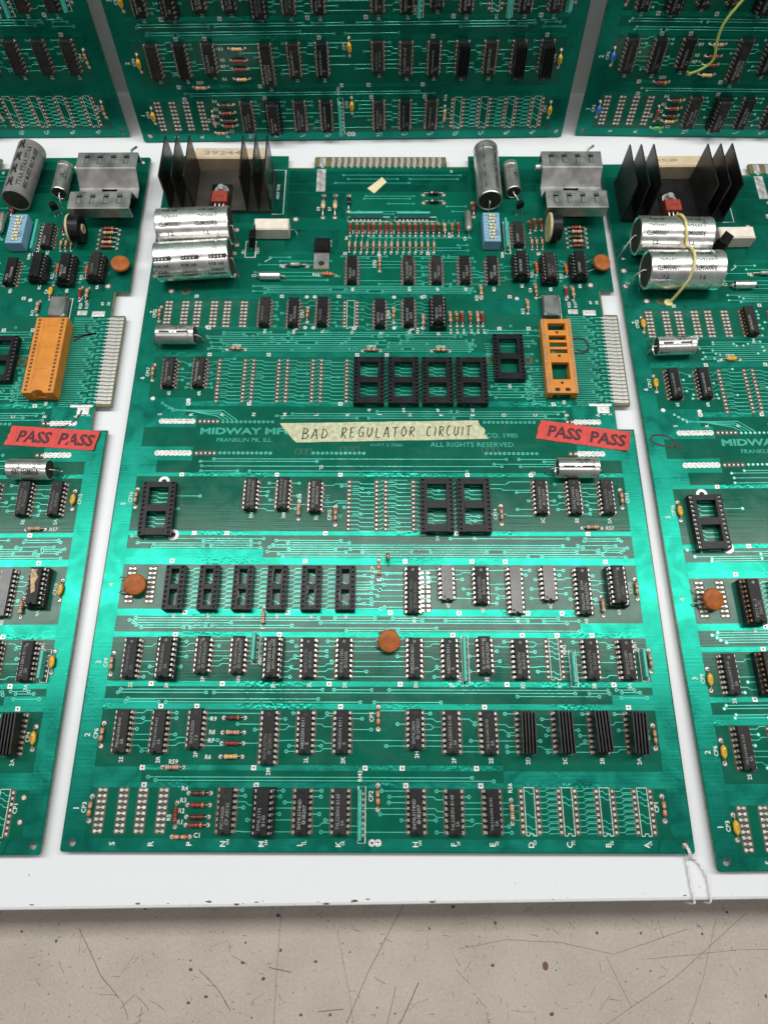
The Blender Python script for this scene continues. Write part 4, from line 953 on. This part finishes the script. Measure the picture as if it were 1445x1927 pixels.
def fin_sink(bd, worn):
    mt = 'sink_worn' if worn else 'sink_black'
    b = MB(); b.box(7.2, 74.6, 380.2, 414.5, .4, 2.6, 'sink_plate_sheen' if worn else mt); b.disc(40.2, 397, 3.2, 2.7, 'sink_worn', 16, 2.5); h = put('heat_sink', b.mesh('heat_sink'), bd)
    def fin():
        b = MB(); b.box(-.55, .55, -17.2, 17.2, 2.5, 30, mt, .12); return b.mesh('cooling_fin')
    for i, x in enumerate((8.3, 15.8, 23.6, 58.1, 66.0, 73.6)):
        put('cooling_fin', cached(('finbig', mt), fin), h, (x, 397.4 + (i % 3) * .15, 0), rz=(-.012, .006, -.004, .01, -.008, .012)[i])
    b = MB(); b.rbox(35.2, 45.6, 383.2, 392.2, 3.6, 7.6, 'transistor_red', .5); b.text('RF8138', 40.4, 387, 1.5, 7.62, 'ink_brown', 0)
    t = put('power_transistor', b.mesh('power_transistor'), bd)
    b = MB(); b.box(33.6, 47.2, 381.4, 401.5, 2.72, 3.55, 'sink_worn', .1); b.disc(40.3, 396.2, 4.6, 3.6, 'tinned_finger', 18, 3.5); put('mounting_tab', b.mesh('mounting_tab'), t)
    for i in range(3):
        b = MB(); b.tube([(37.6 + 2.7 * i, 384, 5), (37.6 + 2.7 * i, 381.0, 5), (37.6 + 2.7 * i, 379.5, 4), (37.6 + 2.7 * i, 378.6, 0)], .65, 'pin_tin', 6); put('lead', b.mesh('lead'), t)
    b = MB(); b.lathe([(3.5, 3.4), (4.0, 3.6), (4.3, 3.5), (4.4, 2.6), (6.8, 2.5), (7.4, 1.9), (7.5, .05)], 'screw_steel', 'z', 6, (40.3, 396.2, 0), False); put('screw', b.mesh('screw'), t)
    b = MB(); b.rbox(22.0, 70.2, 416.4, 426.0, 1.0, 11.5, 'ceramic_tan', .9)
    if worn: b.text('39244', 40.5, 421, 3.6, 11.53, 'print_grey', 0, 25, .02); b.text('OHM 5%', 45, 415.9, .01, 5, 'ink_brown')
    else: b.text('10W 5% 10', 40, 421.5, 2.4, 11.53, 'ink_brown', PI, 14)
    put('power_resistor', b.mesh('power_resistor'), bd)

def trimmer(bd):
    b = MB(); x, y, z = 256.4, 359.5, 9.4
    b.lathe([(x - 4.4, .05), (x - 4.3, 8.6), (x - 3.7, 9.0), (x - 2.8, 8.8)], 'trim_cream', 'x', 28, (0, y, z)); b.lathe([(x - 2.9, 8.4), (x + 3.4, 8.2), (x + 3.9, 7.4), (x + 3.9, 3.2), (x + 3.4, 3.1)], 'socket_black', 'x', 28, (0, y, z))
    b.lathe([(x + 3.3, 3.1), (x + 4.4, 2.8), (x + 4.4, .05)], 'trim_cream', 'x', 16, (0, y, z)); b.box(x - 2.5, x + 3, y - 4, y + 4, .2, 2.5, 'socket_black'); b.box(x + 4.35, x + 4.5, y - 2, y + 2, z - .4, z + .4, 'notch_black')
    put('trimmer', b.mesh('trimmer'), bd)
def dip_switch(bd, light='switch_blue'):
    b = MB(); x0, x1, y0, y1 = 211.6, 222.2, 349.6, 373.0; b.rbox(x0, x1, y0, y1, .6, 8.2, light, .3)
    for i in range(8): b.text(str(i + 1), x0 + 1.6, y0 + 2.6 + 2.6 * i, 1.3, 8.23, 'print_black', PI / 2)
    b.text('8008-8', x1 - 1.6, y0 + 7, 1.2, 8.23, 'print_black', PI / 2); b.text('ON', x1 - 1.8, y1 - 3, 1.2, 8.23, 'print_black', PI / 2)
    d = put('dip_switch', b.mesh('dip_switch'), bd)
    def sl():
        b = MB(); b.box(-2.4, 2.4, -.85, .85, 8.22, 8.25, 'notch_black'); b.box(-1.9, .5, -.75, .75, 8.2, 8.9, 'slider_cream', .15); b.box(.9, 2.2, -.7, .7, 8.2, 8.5, 'slider_cream', .1); return b.mesh('slider')
    for i in range(8): put('slider', cached('slider', sl), d, (x0 + 5.6, y0 + 2.6 + 2.6 * i, 0), PI if i in (1, 2, 5) else 0)
def crystal(bd):
    b = MB(); pts = []
    for cx, cy, a0 in ((254.8, 309.4, 0), (247.2, 309.4, 1), (247.2, 297.6, 2), (254.8, 297.6, 3)):
        for k in range(4): t = (a0 + k / 3) * PI / 2; pts.append((cx + 1.5 * math.cos(t), cy + 1.5 * math.sin(t)))
    b.prism(pts, .4, 4.6, 'crystal_can', .7); b.box(245.4, 256.6, 309.6, 311.4, .3, 4.0, 'crystal_can', .3)
    for x in (248.5, 253.5): b.tube([(x, 311, 2.2), (x, 315, 2.2), (x, 317, 0)], .35, 'pin_tin')
    put('crystal', b.mesh('crystal'), bd)
def flat_transistor(bd):
    b = MB(); b.rbox(103.6, 113.4, 346.2, 355.6, .6, 4.8, 'chip_black', .6); b.box(103.4, 113.3, 333.8, 346.3, .3, 1.5, 'aluminium', .1); b.disc(108.4, 337.6, 1.9, 1.53, 'notch_black', 14)
    b.box(103.4, 113.3, 333.6, 334.3, .25, .9, 'rc_gold')
    put('power_transistor', b.mesh('power_transistor'), bd)
def upright_transistor(bd, tilt=.25, turn=.1):
    b = MB(); b.rbox(-1.7, 1.7, -3.6, 3.6, 2.4, 10.5, 'chip_black', .5); b.box(.6, 1.4, -3.4, 3.4, 10.4, 15.5, 'chip_dust', .15); b.disc(0, 0, .01, 15.51, 'solder', 3); b.box(-.4, .4, -.4, .4, -.6, 2.5, 'pin_tin')
    for s in (-1, 1): b.box(-.4, .4, s * 2.6 - .4, s * 2.6 + .4, -.6, 2.5, 'pin_tin')
    put('upright_transistor', b.mesh('upright_transistor'), bd, (62.5, 351.5, .4), rot=(-.15, tilt, turn))
def ceramic_block(bd):
    b = MB(); b.rbox(65.0, 87.2, 358.0, 367.2, .8, 9.4, 'ceramic_white', .8)
    for s in ((64.8, -1), (87.4, 1)): b.tube([(s[0], 362.5, 4), (s[0] + s[1] * 3.2, 362.5, 4), (s[0] + s[1] * 4, 362.5, 0)], .4, 'pin_tin')
    put('power_resistor', b.mesh('power_resistor'), bd)
def to92(bd):
    b = MB(); pts = [(2.3 * math.cos(t * PI / 8), 2.3 * math.sin(t * PI / 8)) for t in range(9)] + [(-2.3, -1.2), (2.3, -1.2)]
    b.prism(pts, 4.2, 8.8, 'chip_black', .2)
    for x in (-1.6, 0, 1.6): b.tube([(x, 0, 4.4), (x * 1.2, -.6, 2), (x * 1.4, -1.2, -.3)], .3, 'pin_tin')
    put('small_transistor', b.mesh('small_transistor'), bd, (236.6, 381.2, 0), .5)
def orange_socket(bd, closed):
    x, y = 251.9, 266.0
    if not closed:
        op = [(17.7, 22.6), (10.7, 13.9), (5.9, 8.9), (1.4, 4.1), (-16.6, -5.0)]
        op = sorted([tuple(sorted(o)) for o in op])
        s = put('socket', sock_mesh(40, 15.24, op, 'orange_plastic', 6.2), bd, (x, y, 0), label='orange forty-pin socket, empty')
        for r in (0, PI): put('contact_row', contact_mesh(40, 15.24, 6.2, 'pin_tin', True), s, rz=r)
        b = MB()
        for yy in (16, -.6, -19): b.disc(0, yy, .9, 6.22, 'notch_black', 12)
        for xx in (-3, 3): b.box(xx - 1.4, xx + 1.4, -24.6, -22.4, 6.18, 6.24, 'notch_black')
        put('screw_hole', b.mesh('screw_hole'), s)
    else:
        b = MB(); L, W = 26.2, 9.3
        pts = [(-W, -L), (-3.6, -L)] + [(3.4 * -math.cos(t), -L + 2.0 * math.sin(t)) for t in (.5, 1.1, PI / 2, PI - 1.1, PI - .5)] + [(3.6, -L), (W, -L), (W, L), (-W, L)]
        b.prism(pts, .4, 8.6, 'orange_plastic', .25); b.box(-W + .3, W - .3, -L + .1, L, .3, 3, 'orange_deep')
        for k in range(3): b.strip([(-3.5, 14 - 15 * k), (-3.5, 20 - 15 * k), (3.5, 20 - 15 * k)], .28, 8.61, 'orange_deep', .02, .05)
        b.strip([(-4.3, -L + 1), (-4.3, L - .6)], .22, 8.61, 'orange_deep', .02, .05)
        s = put('socket', b.mesh('socket'), bd, (x, y, 0), label='orange forty-pin socket with closed cover')
        def sl():
            b = MB()
            for i in range(20):
                yy = -24.1 + 2.54 * i
                for dx in (-.75, .05): b.box(dx, dx + .6, yy - .8, yy + .8, 8.605, 8.63, 'notch_black')
            return b.mesh('slot_row')
        for xx in (-6.9, 6.9): put('slot_row', cached('slotrow', sl), s, (xx, 0, 0))

# ------------------------------------------------------------------ one whole board
def circuit_board(label, mw, opt):
    bd = put('circuit_board', None, label=label, cat='circuit board', group='arcade circuit boards laid out on the white shelf')
    bd.empty_display_size = .02; bd.matrix_world = mw
    ymax = opt.get('ymax', 999)
    base = put('board_base', BASE['board_base'], bd)
    for k in ('copper_pour', 'trace', 'via', 'solder_pad', 'silkscreen', 'etched_lettering', 'ghost_mark', 'bare_edge'):
        o = put(k, BASE[k], base, kind='stuff')
        if k == 'via' and opt.get('filled'):
            i = BASE['via'].materials.find('via_centre'); o.material_slots[i].link = 'OBJECT'; o.material_slots[i].material = MATS['solder']
    if ymax > 300:
        for i in range(24): put('edge_finger', finger_mesh(1.95, 8.6), base, (287.1, 297.2 - 2.56 * i, 0))
        for i in range(20):
            if i in (1,): continue
            put('edge_finger', finger_mesh(2.3 if i else 4.2, 8.0), base, (104.5 + 4.28 * i + (0 if i else 1.5), 425.6, 0), PI / 2)
    R = random.Random(opt.get('seed', 1))
    skip = opt.get('skip', ()); over = opt.get('chips', {})
    for k, (x, y, n, st, mk) in CHIPS.items():
        if y > ymax or k in skip: continue
        o = over.get(k, {})
        place_chip(bd, x, y, n, o.get('style', st), o.get('mark', mk), o.get('pin', 'pin_tin'), o.get('body'))
    for i, (x, y) in enumerate(SOCK18):
        if y > ymax: continue
        if opt.get('ram'): place_chip(bd, x, y, 18, 's', ('P2114L-3', 'D0217C'), opt['ram'])
        else:
            s = put('socket', sock_mesh(18, 7.62, [(-9.6, -1.2), (1.8, 9.8)]), bd, (x, y, 0))
            for r in (0, PI): put('contact_row', contact_mesh(18, 7.62, 4.6, 'contact_dark'), s, rz=r)
            if i > 1:
                b = MB()
                for q in range(3):
                    sx = R.choice((-2.2, 2.2)) + R.uniform(-.5, .5); sy = R.uniform(-10, 6); pts = [(sx, sy)]
                    for w_ in range(4): pts.append((pts[-1][0] + R.uniform(-.35, .35), pts[-1][1] + R.uniform(.6, 1.6)))
                    b.strip(pts, R.uniform(.12, .4), 4.605, 'scuff', .02, .2)
                put('scuff', b.mesh('scuff'), s, kind='stuff')
    for i, (x, y) in enumerate(SOCK24):
        if y > ymax: continue
        s = put('socket', sock_mesh(24, 15.24, [(-11.4, -2.0), (2.2, 12.2)]), bd, (x, y, 0), rz=(.012 if i == 0 else 0))
        for r in (0, PI): put('contact_row', contact_mesh(24, 15.24, 4.6, opt.get('contact', 'contact_dark')), s, rz=r)
    for kind, c, x, y, v, sp in R_:
        if y > ymax: continue
        if opt.get('rmix') and kind == 'r' and R.random() < .5: c = R.choice((('tan', 'red'), ('red', 'gold'), ('cream', 'orange'), ('tan', 'orange'), ('red', 'dark')))
        rz = (PI / 2 if v else 0) + R.uniform(-.03, .03)
        if kind == 'r': put('resistor', resistor_mesh(c, sp), bd, (x, y, 0), rz)
        elif kind == 'p': put('capacitor', small_res_mesh(sp), bd, (x, y, 0), rz)
        else: put('capacitor', cp_mesh('glass' if not opt.get('c1') else opt['c1'], 8.2), bd, (x, y, 0), rz)
    for n, x, y, v in CPS:
        if y > ymax or n in skip: continue
        put('capacitor', cp_mesh(opt.get('cps', {}).get(n, opt.get('cp', 'glass'))), bd, (x, y, 0), (PI / 2 if v else 0) + R.uniform(-.06, .06))
    for x, y, v, sp, c in DIODES:
        if y <= ymax: put('diode', diode_mesh(c, sp), bd, (x, y, 0), (PI / 2 if v else 0))
    if 150 < ymax:
        b = MB(); b.lathe([(2.2, .1), (2.3, 1.1), (6.6, 1.2), (6.9, .1)], ['rc_brown', 'rc_tan', 'rc_brown'], 'z', 12, (150.6, 141.4, 0)); b.tube([(150.6, 141.4, 6.8), (150.8, 140.6, 7.6), (151.2, 139.0, 6.4), (151.3, 137.8, 0)], .3, 'pin_tin'); b.tube([(150.6, 141.4, 2.4), (150.6, 141.4, 0)], .3, 'pin_tin'); put('resistor', b.mesh('resistor'), bd)
    for x, y, l, v in SIPS:
        if y <= ymax: put('resistor_network', sip_mesh(l), bd, (x, y, 0), rot=(0 if v else 0, 0, PI / 2 if v else 0))
    for x, y, px, py in DISCS:
        if y > ymax: continue
        d = put('capacitor', disc_mesh(), bd, (x, y, 4.4), rot=(.10, .16, R.uniform(-.2, .2)))
        b = MB(); dx, dy = px - x, py - y
        for s in (-3.8, 3.8): b.tube([(dx * .55, dy + s * .8, -.8), (dx * .85, dy + s, -1.6), (dx, dy + s, -4.3)], .35, 'pin_tin')
        put('lead', b.mesh('lead'), d)
    if ymax > 190: axial_cap(bd, 255.3, 192.5, 6.0, 5.7, 22.3, .0 if not opt.get('c2ti') else -.02, 'ti' if opt.get('c2ti') else 'small', ((238.5, 192.2), (271, 192.6)))
    if ymax > 300:
        axial_cap(bd, 24, 279.8, 6.0, 5.6, 22.5, 0 if not opt.get('black_sink') else .03, 'small', ((9, 277.5), (40, 279)), 'can_dull' if not opt.get('black_sink') else 'can_silver')
        axial_cap(bd, 28.9 + opt.get('cdx', 0), 356.9, 12.0, 11.7, 45.0, opt.get('crz', .055), 'big', ((3.8, 366) if not opt.get('black_sink') else (1.5, 350), (53.2, 353.6)))
        axial_cap(bd, 31.0 + opt.get('cdx', 0), 330.6, 12.0, 11.7, 45.0, opt.get('crz', .055) + .02, 'big' if opt.get('black_sink') else 'arrow', ((3.6, 328.6), (56, 329.0)))
        axial_cap(bd, 76.6, 326.8, 2.7, 2.4, 12.6, 0, None, ((67, 326.5), (87, 326.5)))
        b = MB(); b.lathe([(-8.2, .1), (-8, 1.3), (-6.6, 2.3), (5.8, 2.35), (7.6, 1.6), (8, .1)], ['solder', 'can_dull', 'can_dull', 'can_dull', 'solder'], 'y', 16, (202.8, 371.3, 3)); b.tube([(202.5, 379, 3), (202.3, 381.8, 1), (202.3, 382, 0)], .4, 'pin_tin'); b.tube([(203, 363.6, 3), (203.1, 361, 1), (203.1, 360.7, 0)], .4, 'pin_tin'); put('capacitor', b.mesh('capacitor'), bd)
        if opt.get('sleeve'):
            axial_cap(bd, 214.5, 405.5, 9.3, 8.7, 45, PI / 2 - .06, 'sleeve', (None, None), 'sleeve_grey'); axial_cap(bd, 238.3, 405, 5.6, 5.2, 24, PI / 2 - .02, 'tiny', ((238.4, 387), (238.2, 421)), 'can_dull')
        else:
            axial_cap(bd, 216.3, 404.5, 8.8, 8.2, 45, PI / 2 + .015, 'lines', ((216.5, 378.5), None), 'can_dull'); axial_cap(bd, 232.8, 405, 5.3, 5.0, 24, PI / 2 + .05, 'tiny', ((238, 386), (233, 419)), 'can_dull')
        alu_sink(bd); fin_sink(bd, not opt.get('black_sink')); trimmer(bd); dip_switch(bd); crystal(bd); flat_transistor(bd); upright_transistor(bd, *opt.get('utilt', (.28, .12))); ceramic_block(bd); to92(bd); orange_socket(bd, opt.get('closed'))
    return bd

def flat_pose(x, y, deg, z=0): return Matrix.Translation(Vector((x, y, z)) * MM) @ Matrix.Rotation(math.radians(deg), 4, 'Z')
def lean_pose(x, y, z, yaw, tilt=80): return Matrix.Translation(Vector((x, y, z)) * MM) @ Matrix.Rotation(yaw, 4, 'Z') @ Matrix.Rotation(math.radians(tilt), 4, 'X')

front = circuit_board('green circuit board lying flat in the middle, with the BAD REGULATOR CIRCUIT masking tape', flat_pose(0, 0, 0), {'seed': 4})
left = circuit_board('green circuit board lying at the left edge of the picture, with the closed orange socket', flat_pose(-300.74, -3.73, .459),
                     {'seed': 7, 'cp': 'yellow', 'closed': True, 'sleeve': True, 'c2ti': True, 'contact': 'pin_tin', 'skip': ('CP1',),
                      'chips': {'4A': {'mark': None}, '4B': {'style': 'g', 'mark': ('SN74LS377N', '@I8143')}, '3A': {'mark': ('74LS158N 8114', 'SA')}, '8C': {'mark': None}}})
right = circuit_board('green circuit board lying flat at the right, with yellow glue across its silver capacitors', flat_pose(301.05, -7.28, .806),
                      {'seed': 9, 'cp': 'yellow', 'black_sink': True, 'filled': True, 'ram': 'pin_brown', 'contact': 'pin_tin', 'cdx': 3.5, 'crz': -.035, 'utilt': (.5, .5),
                       'chips': {'3R': {'pin': 'pin_brown'}, '7N': {'pin': 'pin_brown'}, '2S': {'mark': ('74LS161AN 3139', 'SA')}}})
plain = {k: {'body': 'chip_dust', 'mark': None} for k in ('2A', '2B', '2C', '2D', '3A', '3B')}
back_m = circuit_board('green circuit board leaning upright behind the middle one, with yellow capacitors along its rows', lean_pose(-19.96, 447.57, -3.5, .0193),
                       {'seed': 12, 'cp': 'yellow', 'ymax': 215, 'rmix': True, 'chips': {'2C': {'style': 'c', 'mark': ('N82S25N 8140', 'S'), 'body': 'chip_dust'}, '2R': {'mark': None}, '2S': {'mark': None}}})
back_l = circuit_board('green circuit board leaning upright in the upper left corner, its plain chips in sockets', lean_pose(-322.75, 449.38, -3.5, .0112),
                       {'seed': 13, 'ymax': 215, 'rmix': True, 'chips': {k: dict(v, style='c') for k, v in plain.items()}})
back_r = circuit_board('green circuit board leaning upright in the upper right corner, with a loose yellow-green jumper wire', lean_pose(281.96, 454.8, -3.5, -.0157),
                       {'seed': 14, 'cp': 'glass', 'cps': {'CP6': 'blue', 'CP3': 'blue'}, 'c1': 'green', 'ymax': 215, 'rmix': True, 'filled': True})

def smooth(P, k=4):
    out = []
    for i in range(len(P) - 1):
        p0, p1, p2, p3 = P[max(i - 1, 0)], P[i], P[i + 1], P[min(i + 2, len(P) - 1)]
        for s in range(k):
            t = s / k; out.append(tuple(.5 * (2 * p1[c] + (p2[c] - p0[c]) * t + (2 * p0[c] - 5 * p1[c] + 4 * p2[c] - p3[c]) * t * t + (3 * p1[c] - p0[c] - 3 * p2[c] + p3[c]) * t ** 3) for c in range(3)))
    return out + [P[-1]]

# ------------------------------------------------------------------ tapes, marker strokes, wire, glue
def tape(bd, name, pts, mt, seed, label, z=.30):
    rnd = random.Random(seed); b = MB(); b.prism(pts, .12, z, mt); return put(name, b.mesh(name), bd, label=label)
def jag(p, q, n, amp, seed):
    r = random.Random(seed); out = []
    for i in range(n + 1):
        t = i / n; dx, dy = q[0] - p[0], q[1] - p[1]; l = math.hypot(dx, dy); k = r.uniform(-amp, amp) if 0 < i < n else 0
        out.append((p[0] + dx * t - dy / l * k, p[1] + dy * t + dx / l * k))
    return out
mt_pts = jag((98.6, 210.8), (208.6, 213.4), 14, .12, 1) + jag((208.6, 213.4), (202.7, 225.3), 7, .7, 2)[1:] + jag((202.7, 225.3), (88.4, 223.2), 16, .12, 3)[1:] + jag((88.4, 223.2), (98.6, 210.8), 6, .5, 4)[1:-1]
tp = tape(front, 'masking_tape', mt_pts, 'masking_tape', 1, 'pale masking tape strip with the handwritten words BAD REGULATOR CIRCUIT')
GL = {'A': [[(0, 0), (.42, 1), (.5, 1), (.9, -.05)], [(.15, .38), (.8, .36)]], 'B': [[(.1, 0), (.18, 1)], [(.0, 1), (.55, .98), (.8, .8), (.6, .58), (.18, .5), (.65, .5), (.95, .28), (.6, .02), (.0, -.02)]], 'C': [[(.8, .9), (.5, 1), (.18, .75), (.12, .35), (.35, .04), (.8, .08)]],
      'D': [[(.15, 0), (.2, .98)], [(.02, .98), (.55, .9), (.9, .55), (.65, .12), (.05, .02)]], 'E': [[(.75, .98), (.15, .97), (.12, .02), (.75, 0)], [(.13, .5), (.6, .52)]], 'G': [[(.85, .85), (.5, 1), (.15, .7), (.12, .3), (.4, 0), (.8, .1), (.85, .42), (.5, .42)]],
      'I': [[(.35, 1), (.32, 0)]], 'L': [[(.2, 1), (.15, .02), (.8, 0)]], 'O': [[(.5, 1), (.15, .7), (.12, .3), (.45, 0), (.82, .25), (.85, .7), (.5, 1), (.35, .95)]], 'R': [[(.12, 0), (.2, 1)], [(.02, .97), (.6, 1), (.8, .78), (.6, .55), (.2, .46), (.9, -.08)]],
      'T': [[(-.05, .96), (.95, 1.04)], [(.46, 1), (.4, 0)]], 'U': [[(.15, 1), (.12, .3), (.4, 0), (.75, .25), (.85, 1)]]}
def handwriting():
    b = MB(); rnd = random.Random(8); words = (('BAD', 101.3, 5.25, 6.2), ('REGULATOR', 123.6, 4.7, 6.1), ('CIRCUIT', 172.4, 4.1, 6.2))
    for wd, x, adv, h in words:
        for ch in wd:
            y = 213.5 + (x - 105) * .022 + rnd.uniform(-.35, .35); hh = h * rnd.uniform(.92, 1.08); ww = adv * (.74 if ch != 'I' else .6)
            for st in GL[ch]:
                for rep in range(2):
                    o = rep * .16; pts = []
                    for i in range(len(st) - 1):
                        (ax, ay), (bx, by) = st[i], st[i + 1]
                        for t in (0, .5): pts.append((ax + (bx - ax) * t, ay + (by - ay) * t))
                    pts.append(st[-1])
                    pts = [(x + px * ww + .10 * py * hh + rnd.uniform(-.05, .05) + o, y + py * hh + rnd.uniform(-.05, .05) - o * .5) for px, py in pts]
                    b.strip(pts, .5, .315 + .004 * rep, 'ink_brown', .015, .1)
            x += adv * (.72 if ch == 'I' else 1.04)
    return b.mesh('handwriting')
put('handwriting', handwriting(), tp)

def red_tape(bd, cx, cy, rz, seed, shear, label, curl=0.0):
    L, H = 25.8, 6.2; n = 26; b = MB()
    top = [(-L + 2 * L * i / n, H + random.Random(seed + i).uniform(-.12, .12)) for i in range(n + 1)]; bot = [(-L + 2 * L * i / n, -H + random.Random(seed + 99 + i).uniform(-.15, .15)) for i in range(n + 1)]
    rnd = random.Random(seed)
    def zc(x): return .35 + (max(0, x - L * .80) ** 2) * .07 * curl + .10 * math.sin(x * .9 + seed) ** 2
    v = []; fs = []; rows = 6
    for i in range(n + 1):
        for j in range(rows + 1):
            t = j / rows; x = bot[i][0]
            if i in (0, n): x += rnd.uniform(-.5, .5) * (1 if i else .8)
            v.append((x + shear * (t - .5) * 2 * H, bot[i][1] + (top[i][1] - bot[i][1]) * t, zc(x) + rnd.uniform(0, .05)))
    for i in range(n):
        for j in range(rows): a = i * (rows + 1) + j; fs.append((a, a + rows + 1, a + rows + 2, a + 1))
    b.add(v, fs, 'red_tape', True)
    o = put('red_tape', b.mesh('red_tape'), bd, (cx, cy, 0), rz, label=label)
    b = MB()
    for x, wd in ((-10.6, 19.0), (14.0, 20.0)):
        t = MB(); t.text('PASS', x, 0, 7.0, 0, 'ink_maroon', 0, wd, .035)
        b.add([(a + shear * c, c, zc(a) + .10) for a, c, _ in t.v], t.f, 'ink_maroon')
    for x in (-21.3, 2.2):
        for k in range(9): b.box(x - .12, x + .12, -H + .8 + k * 1.4, -H + 1.4 + k * 1.4, .5, .52, 'ink_maroon')
    put('lettering', b.mesh('lettering'), o)
red_tape(front, 262.6, 215.7, -.155, 3, .12, 'red tape strip printed PASS PASS, its right end curled over the board edge', .9)
red_tape(left, 261.6, 214.9, -.077, 40, .14, 'torn red tape strip printed PASS PASS', .3)

def marker(bd, pts, wd, z=.14): 
    b = MB(); b.strip([p[:2] for p in smooth([(x, y, 0) for x, y in pts], 6)], wd, z, 'marker_black', .02, .1); put('marker_stroke', b.mesh('marker_stroke'), bd)
marker(front, [(264.6, 273.4), (270.5, 273.2), (271.6, 277.5), (268.8, 281.6), (263, 281.6), (261.2, 278)], 1.3); marker(front, [(262, 271.8), (266, 270.9), (271.5, 272.5)], .8)
marker(left, [(263, 281), (269, 285), (276, 286.5), (262.5, 284)], 1.3); marker(left, [(268.8, 293), (270, 288), (274, 285.6)], 1.1); marker(left, [(275.5, 233), (273, 227), (266, 222), (256, 219.5)], 1.0)
marker(right, [(15.8, 215.6), (16.5, 218.2), (12.5, 222.5), (5, 223.2), (3.0, 220.2), (6, 217.4), (14, 215.8), (22, 215.2)], 1.1, .16)

# torn paper left on one chip of the left board
b = MB(); b.sheet(jag((-2.4, 9), (2.2, 8.6), 3, .4, 1) + jag((2.2, 8.6), (1.6, 4), 3, .4, 2)[1:] + jag((1.6, 4), (.4, 1.2), 3, .3, 3)[1:] + jag((.4, 1.2), (1.2, -3.2), 3, .3, 6)[1:] + jag((1.2, -3.2), (-.6, -4.2), 2, .2, 4)[1:] + jag((-.6, -4.2), (-2.4, 9), 5, .5, 5)[1:-1], 8.17, 'label_remnant')
put('label_remnant', b.mesh('label_remnant'), left, (CX['A'] - .8, 125.8, 0))
b = MB(); b.sheet([(-1.2, -8.2), (-2.3, -8.6), (-2.2, -6.6), (-.6, -6.2)], 8.17, 'label_remnant')
# wire on the board in the upper right corner
b = MB(); pts = [(62.3, 43.2, 1.0), (63.5, 43.6, 3.5), (68, 47, 6), (72.6, 51.5, 7), (73.2, 56, 8), (71.2, 63, 9), (70.2, 70, 9.5), (71, 77, 10), (75.5, 86, 10), (83, 98, 9), (92, 108, 6), (97, 112, 2), (98, 113, .2)]
b.tube(smooth(pts), .85, 'wire_green', 8); put('jumper_wire', b.mesh('jumper_wire'), back_r)
# hardened glue laid over the two capacitors of the right board
b = MB(); gl = [(27.5, 370.5, .6), (32, 369, 12), (34.6, 364.5, 22.0), (35.8, 357, 24.8), (36.6, 350, 22.0), (37.2, 344, 18), (37.2, 338, 22.3), (37, 331, 24.8), (36.4, 324, 22.3), (34.8, 319.5, 15), (31.5, 317, 6), (29.2, 315.8, .5)]
b.tube(smooth(gl), .95, 'glue_yellow', 8); b.disc(28.2, 315.6, 2.6, .5, 'glue_yellow', 12, .02); put('glue_strand', b.mesh('glue_strand'), right)

# ------------------------------------------------------------------ small loose things
b = MB(); b.prism([(146.6, 411.4), (149.6, 407.2), (141.4, 397.0), (136.8, 401.4)][::-1], .16, .55, 'paper_cream')
put('paper_scrap', b.mesh('paper_scrap'), None, label='small cream paper scrap lying on the middle board below its top connector', cat='paper scrap')
st = put('string', None, None, (288, 3.9, 0), label='white cotton string tied through the corner hole of the middle board', cat='string')
def twine(pts, r, seed):
    b = MB(); P = smooth(pts, 6)
    for ph in (0, PI):
        q = [(x + r * .55 * math.cos(i * .8 + ph), y + r * .3 * math.sin(i * .8 + ph), z + r * .55 * math.sin(i * .8 + ph)) for i, (x, y, z) in enumerate(P)]
        b.tube(q, r * .62, 'cotton', 6)
    return b.mesh('strand')
put('strand', twine([(0, -.3, -4.0), (-.2, .3, -1.2), (.3, -1.4, 1.0), (.9, -3.2, 1.0), (1.5, -4.6, -.6), (.7, -6.5, -2.7), (.9, -13, -3.0), (1.1, -19, -3.1), (1.7, -22.6, -3.0), (1.8, -24.6, -4.6), (1.4, -25.2, -14)], .5, 1), st)
put('strand', twine([(.3, -.3, -3.8), (.5, .2, -1.0), (.9, -1.6, .9), (1.6, -3.6, .8), (2.0, -5.0, -.8), (4.6, -6.6, -2.6), (7.4, -10.2, -2.9), (9.1, -15, -3.0), (9.2, -20, -3.0), (9.4, -22.6, -3.2), (9.3, -24.4, -5.2), (9.0, -24.6, -10)], .5, 2), st)
put('strand', twine([(-.6, -.4, -3.6), (-.1, -2.5, -2.2), (.6, -5.2, -2.0), (2.6, -6.2, -2.6), (5, -6.4, -2.8)], .4, 3), st)
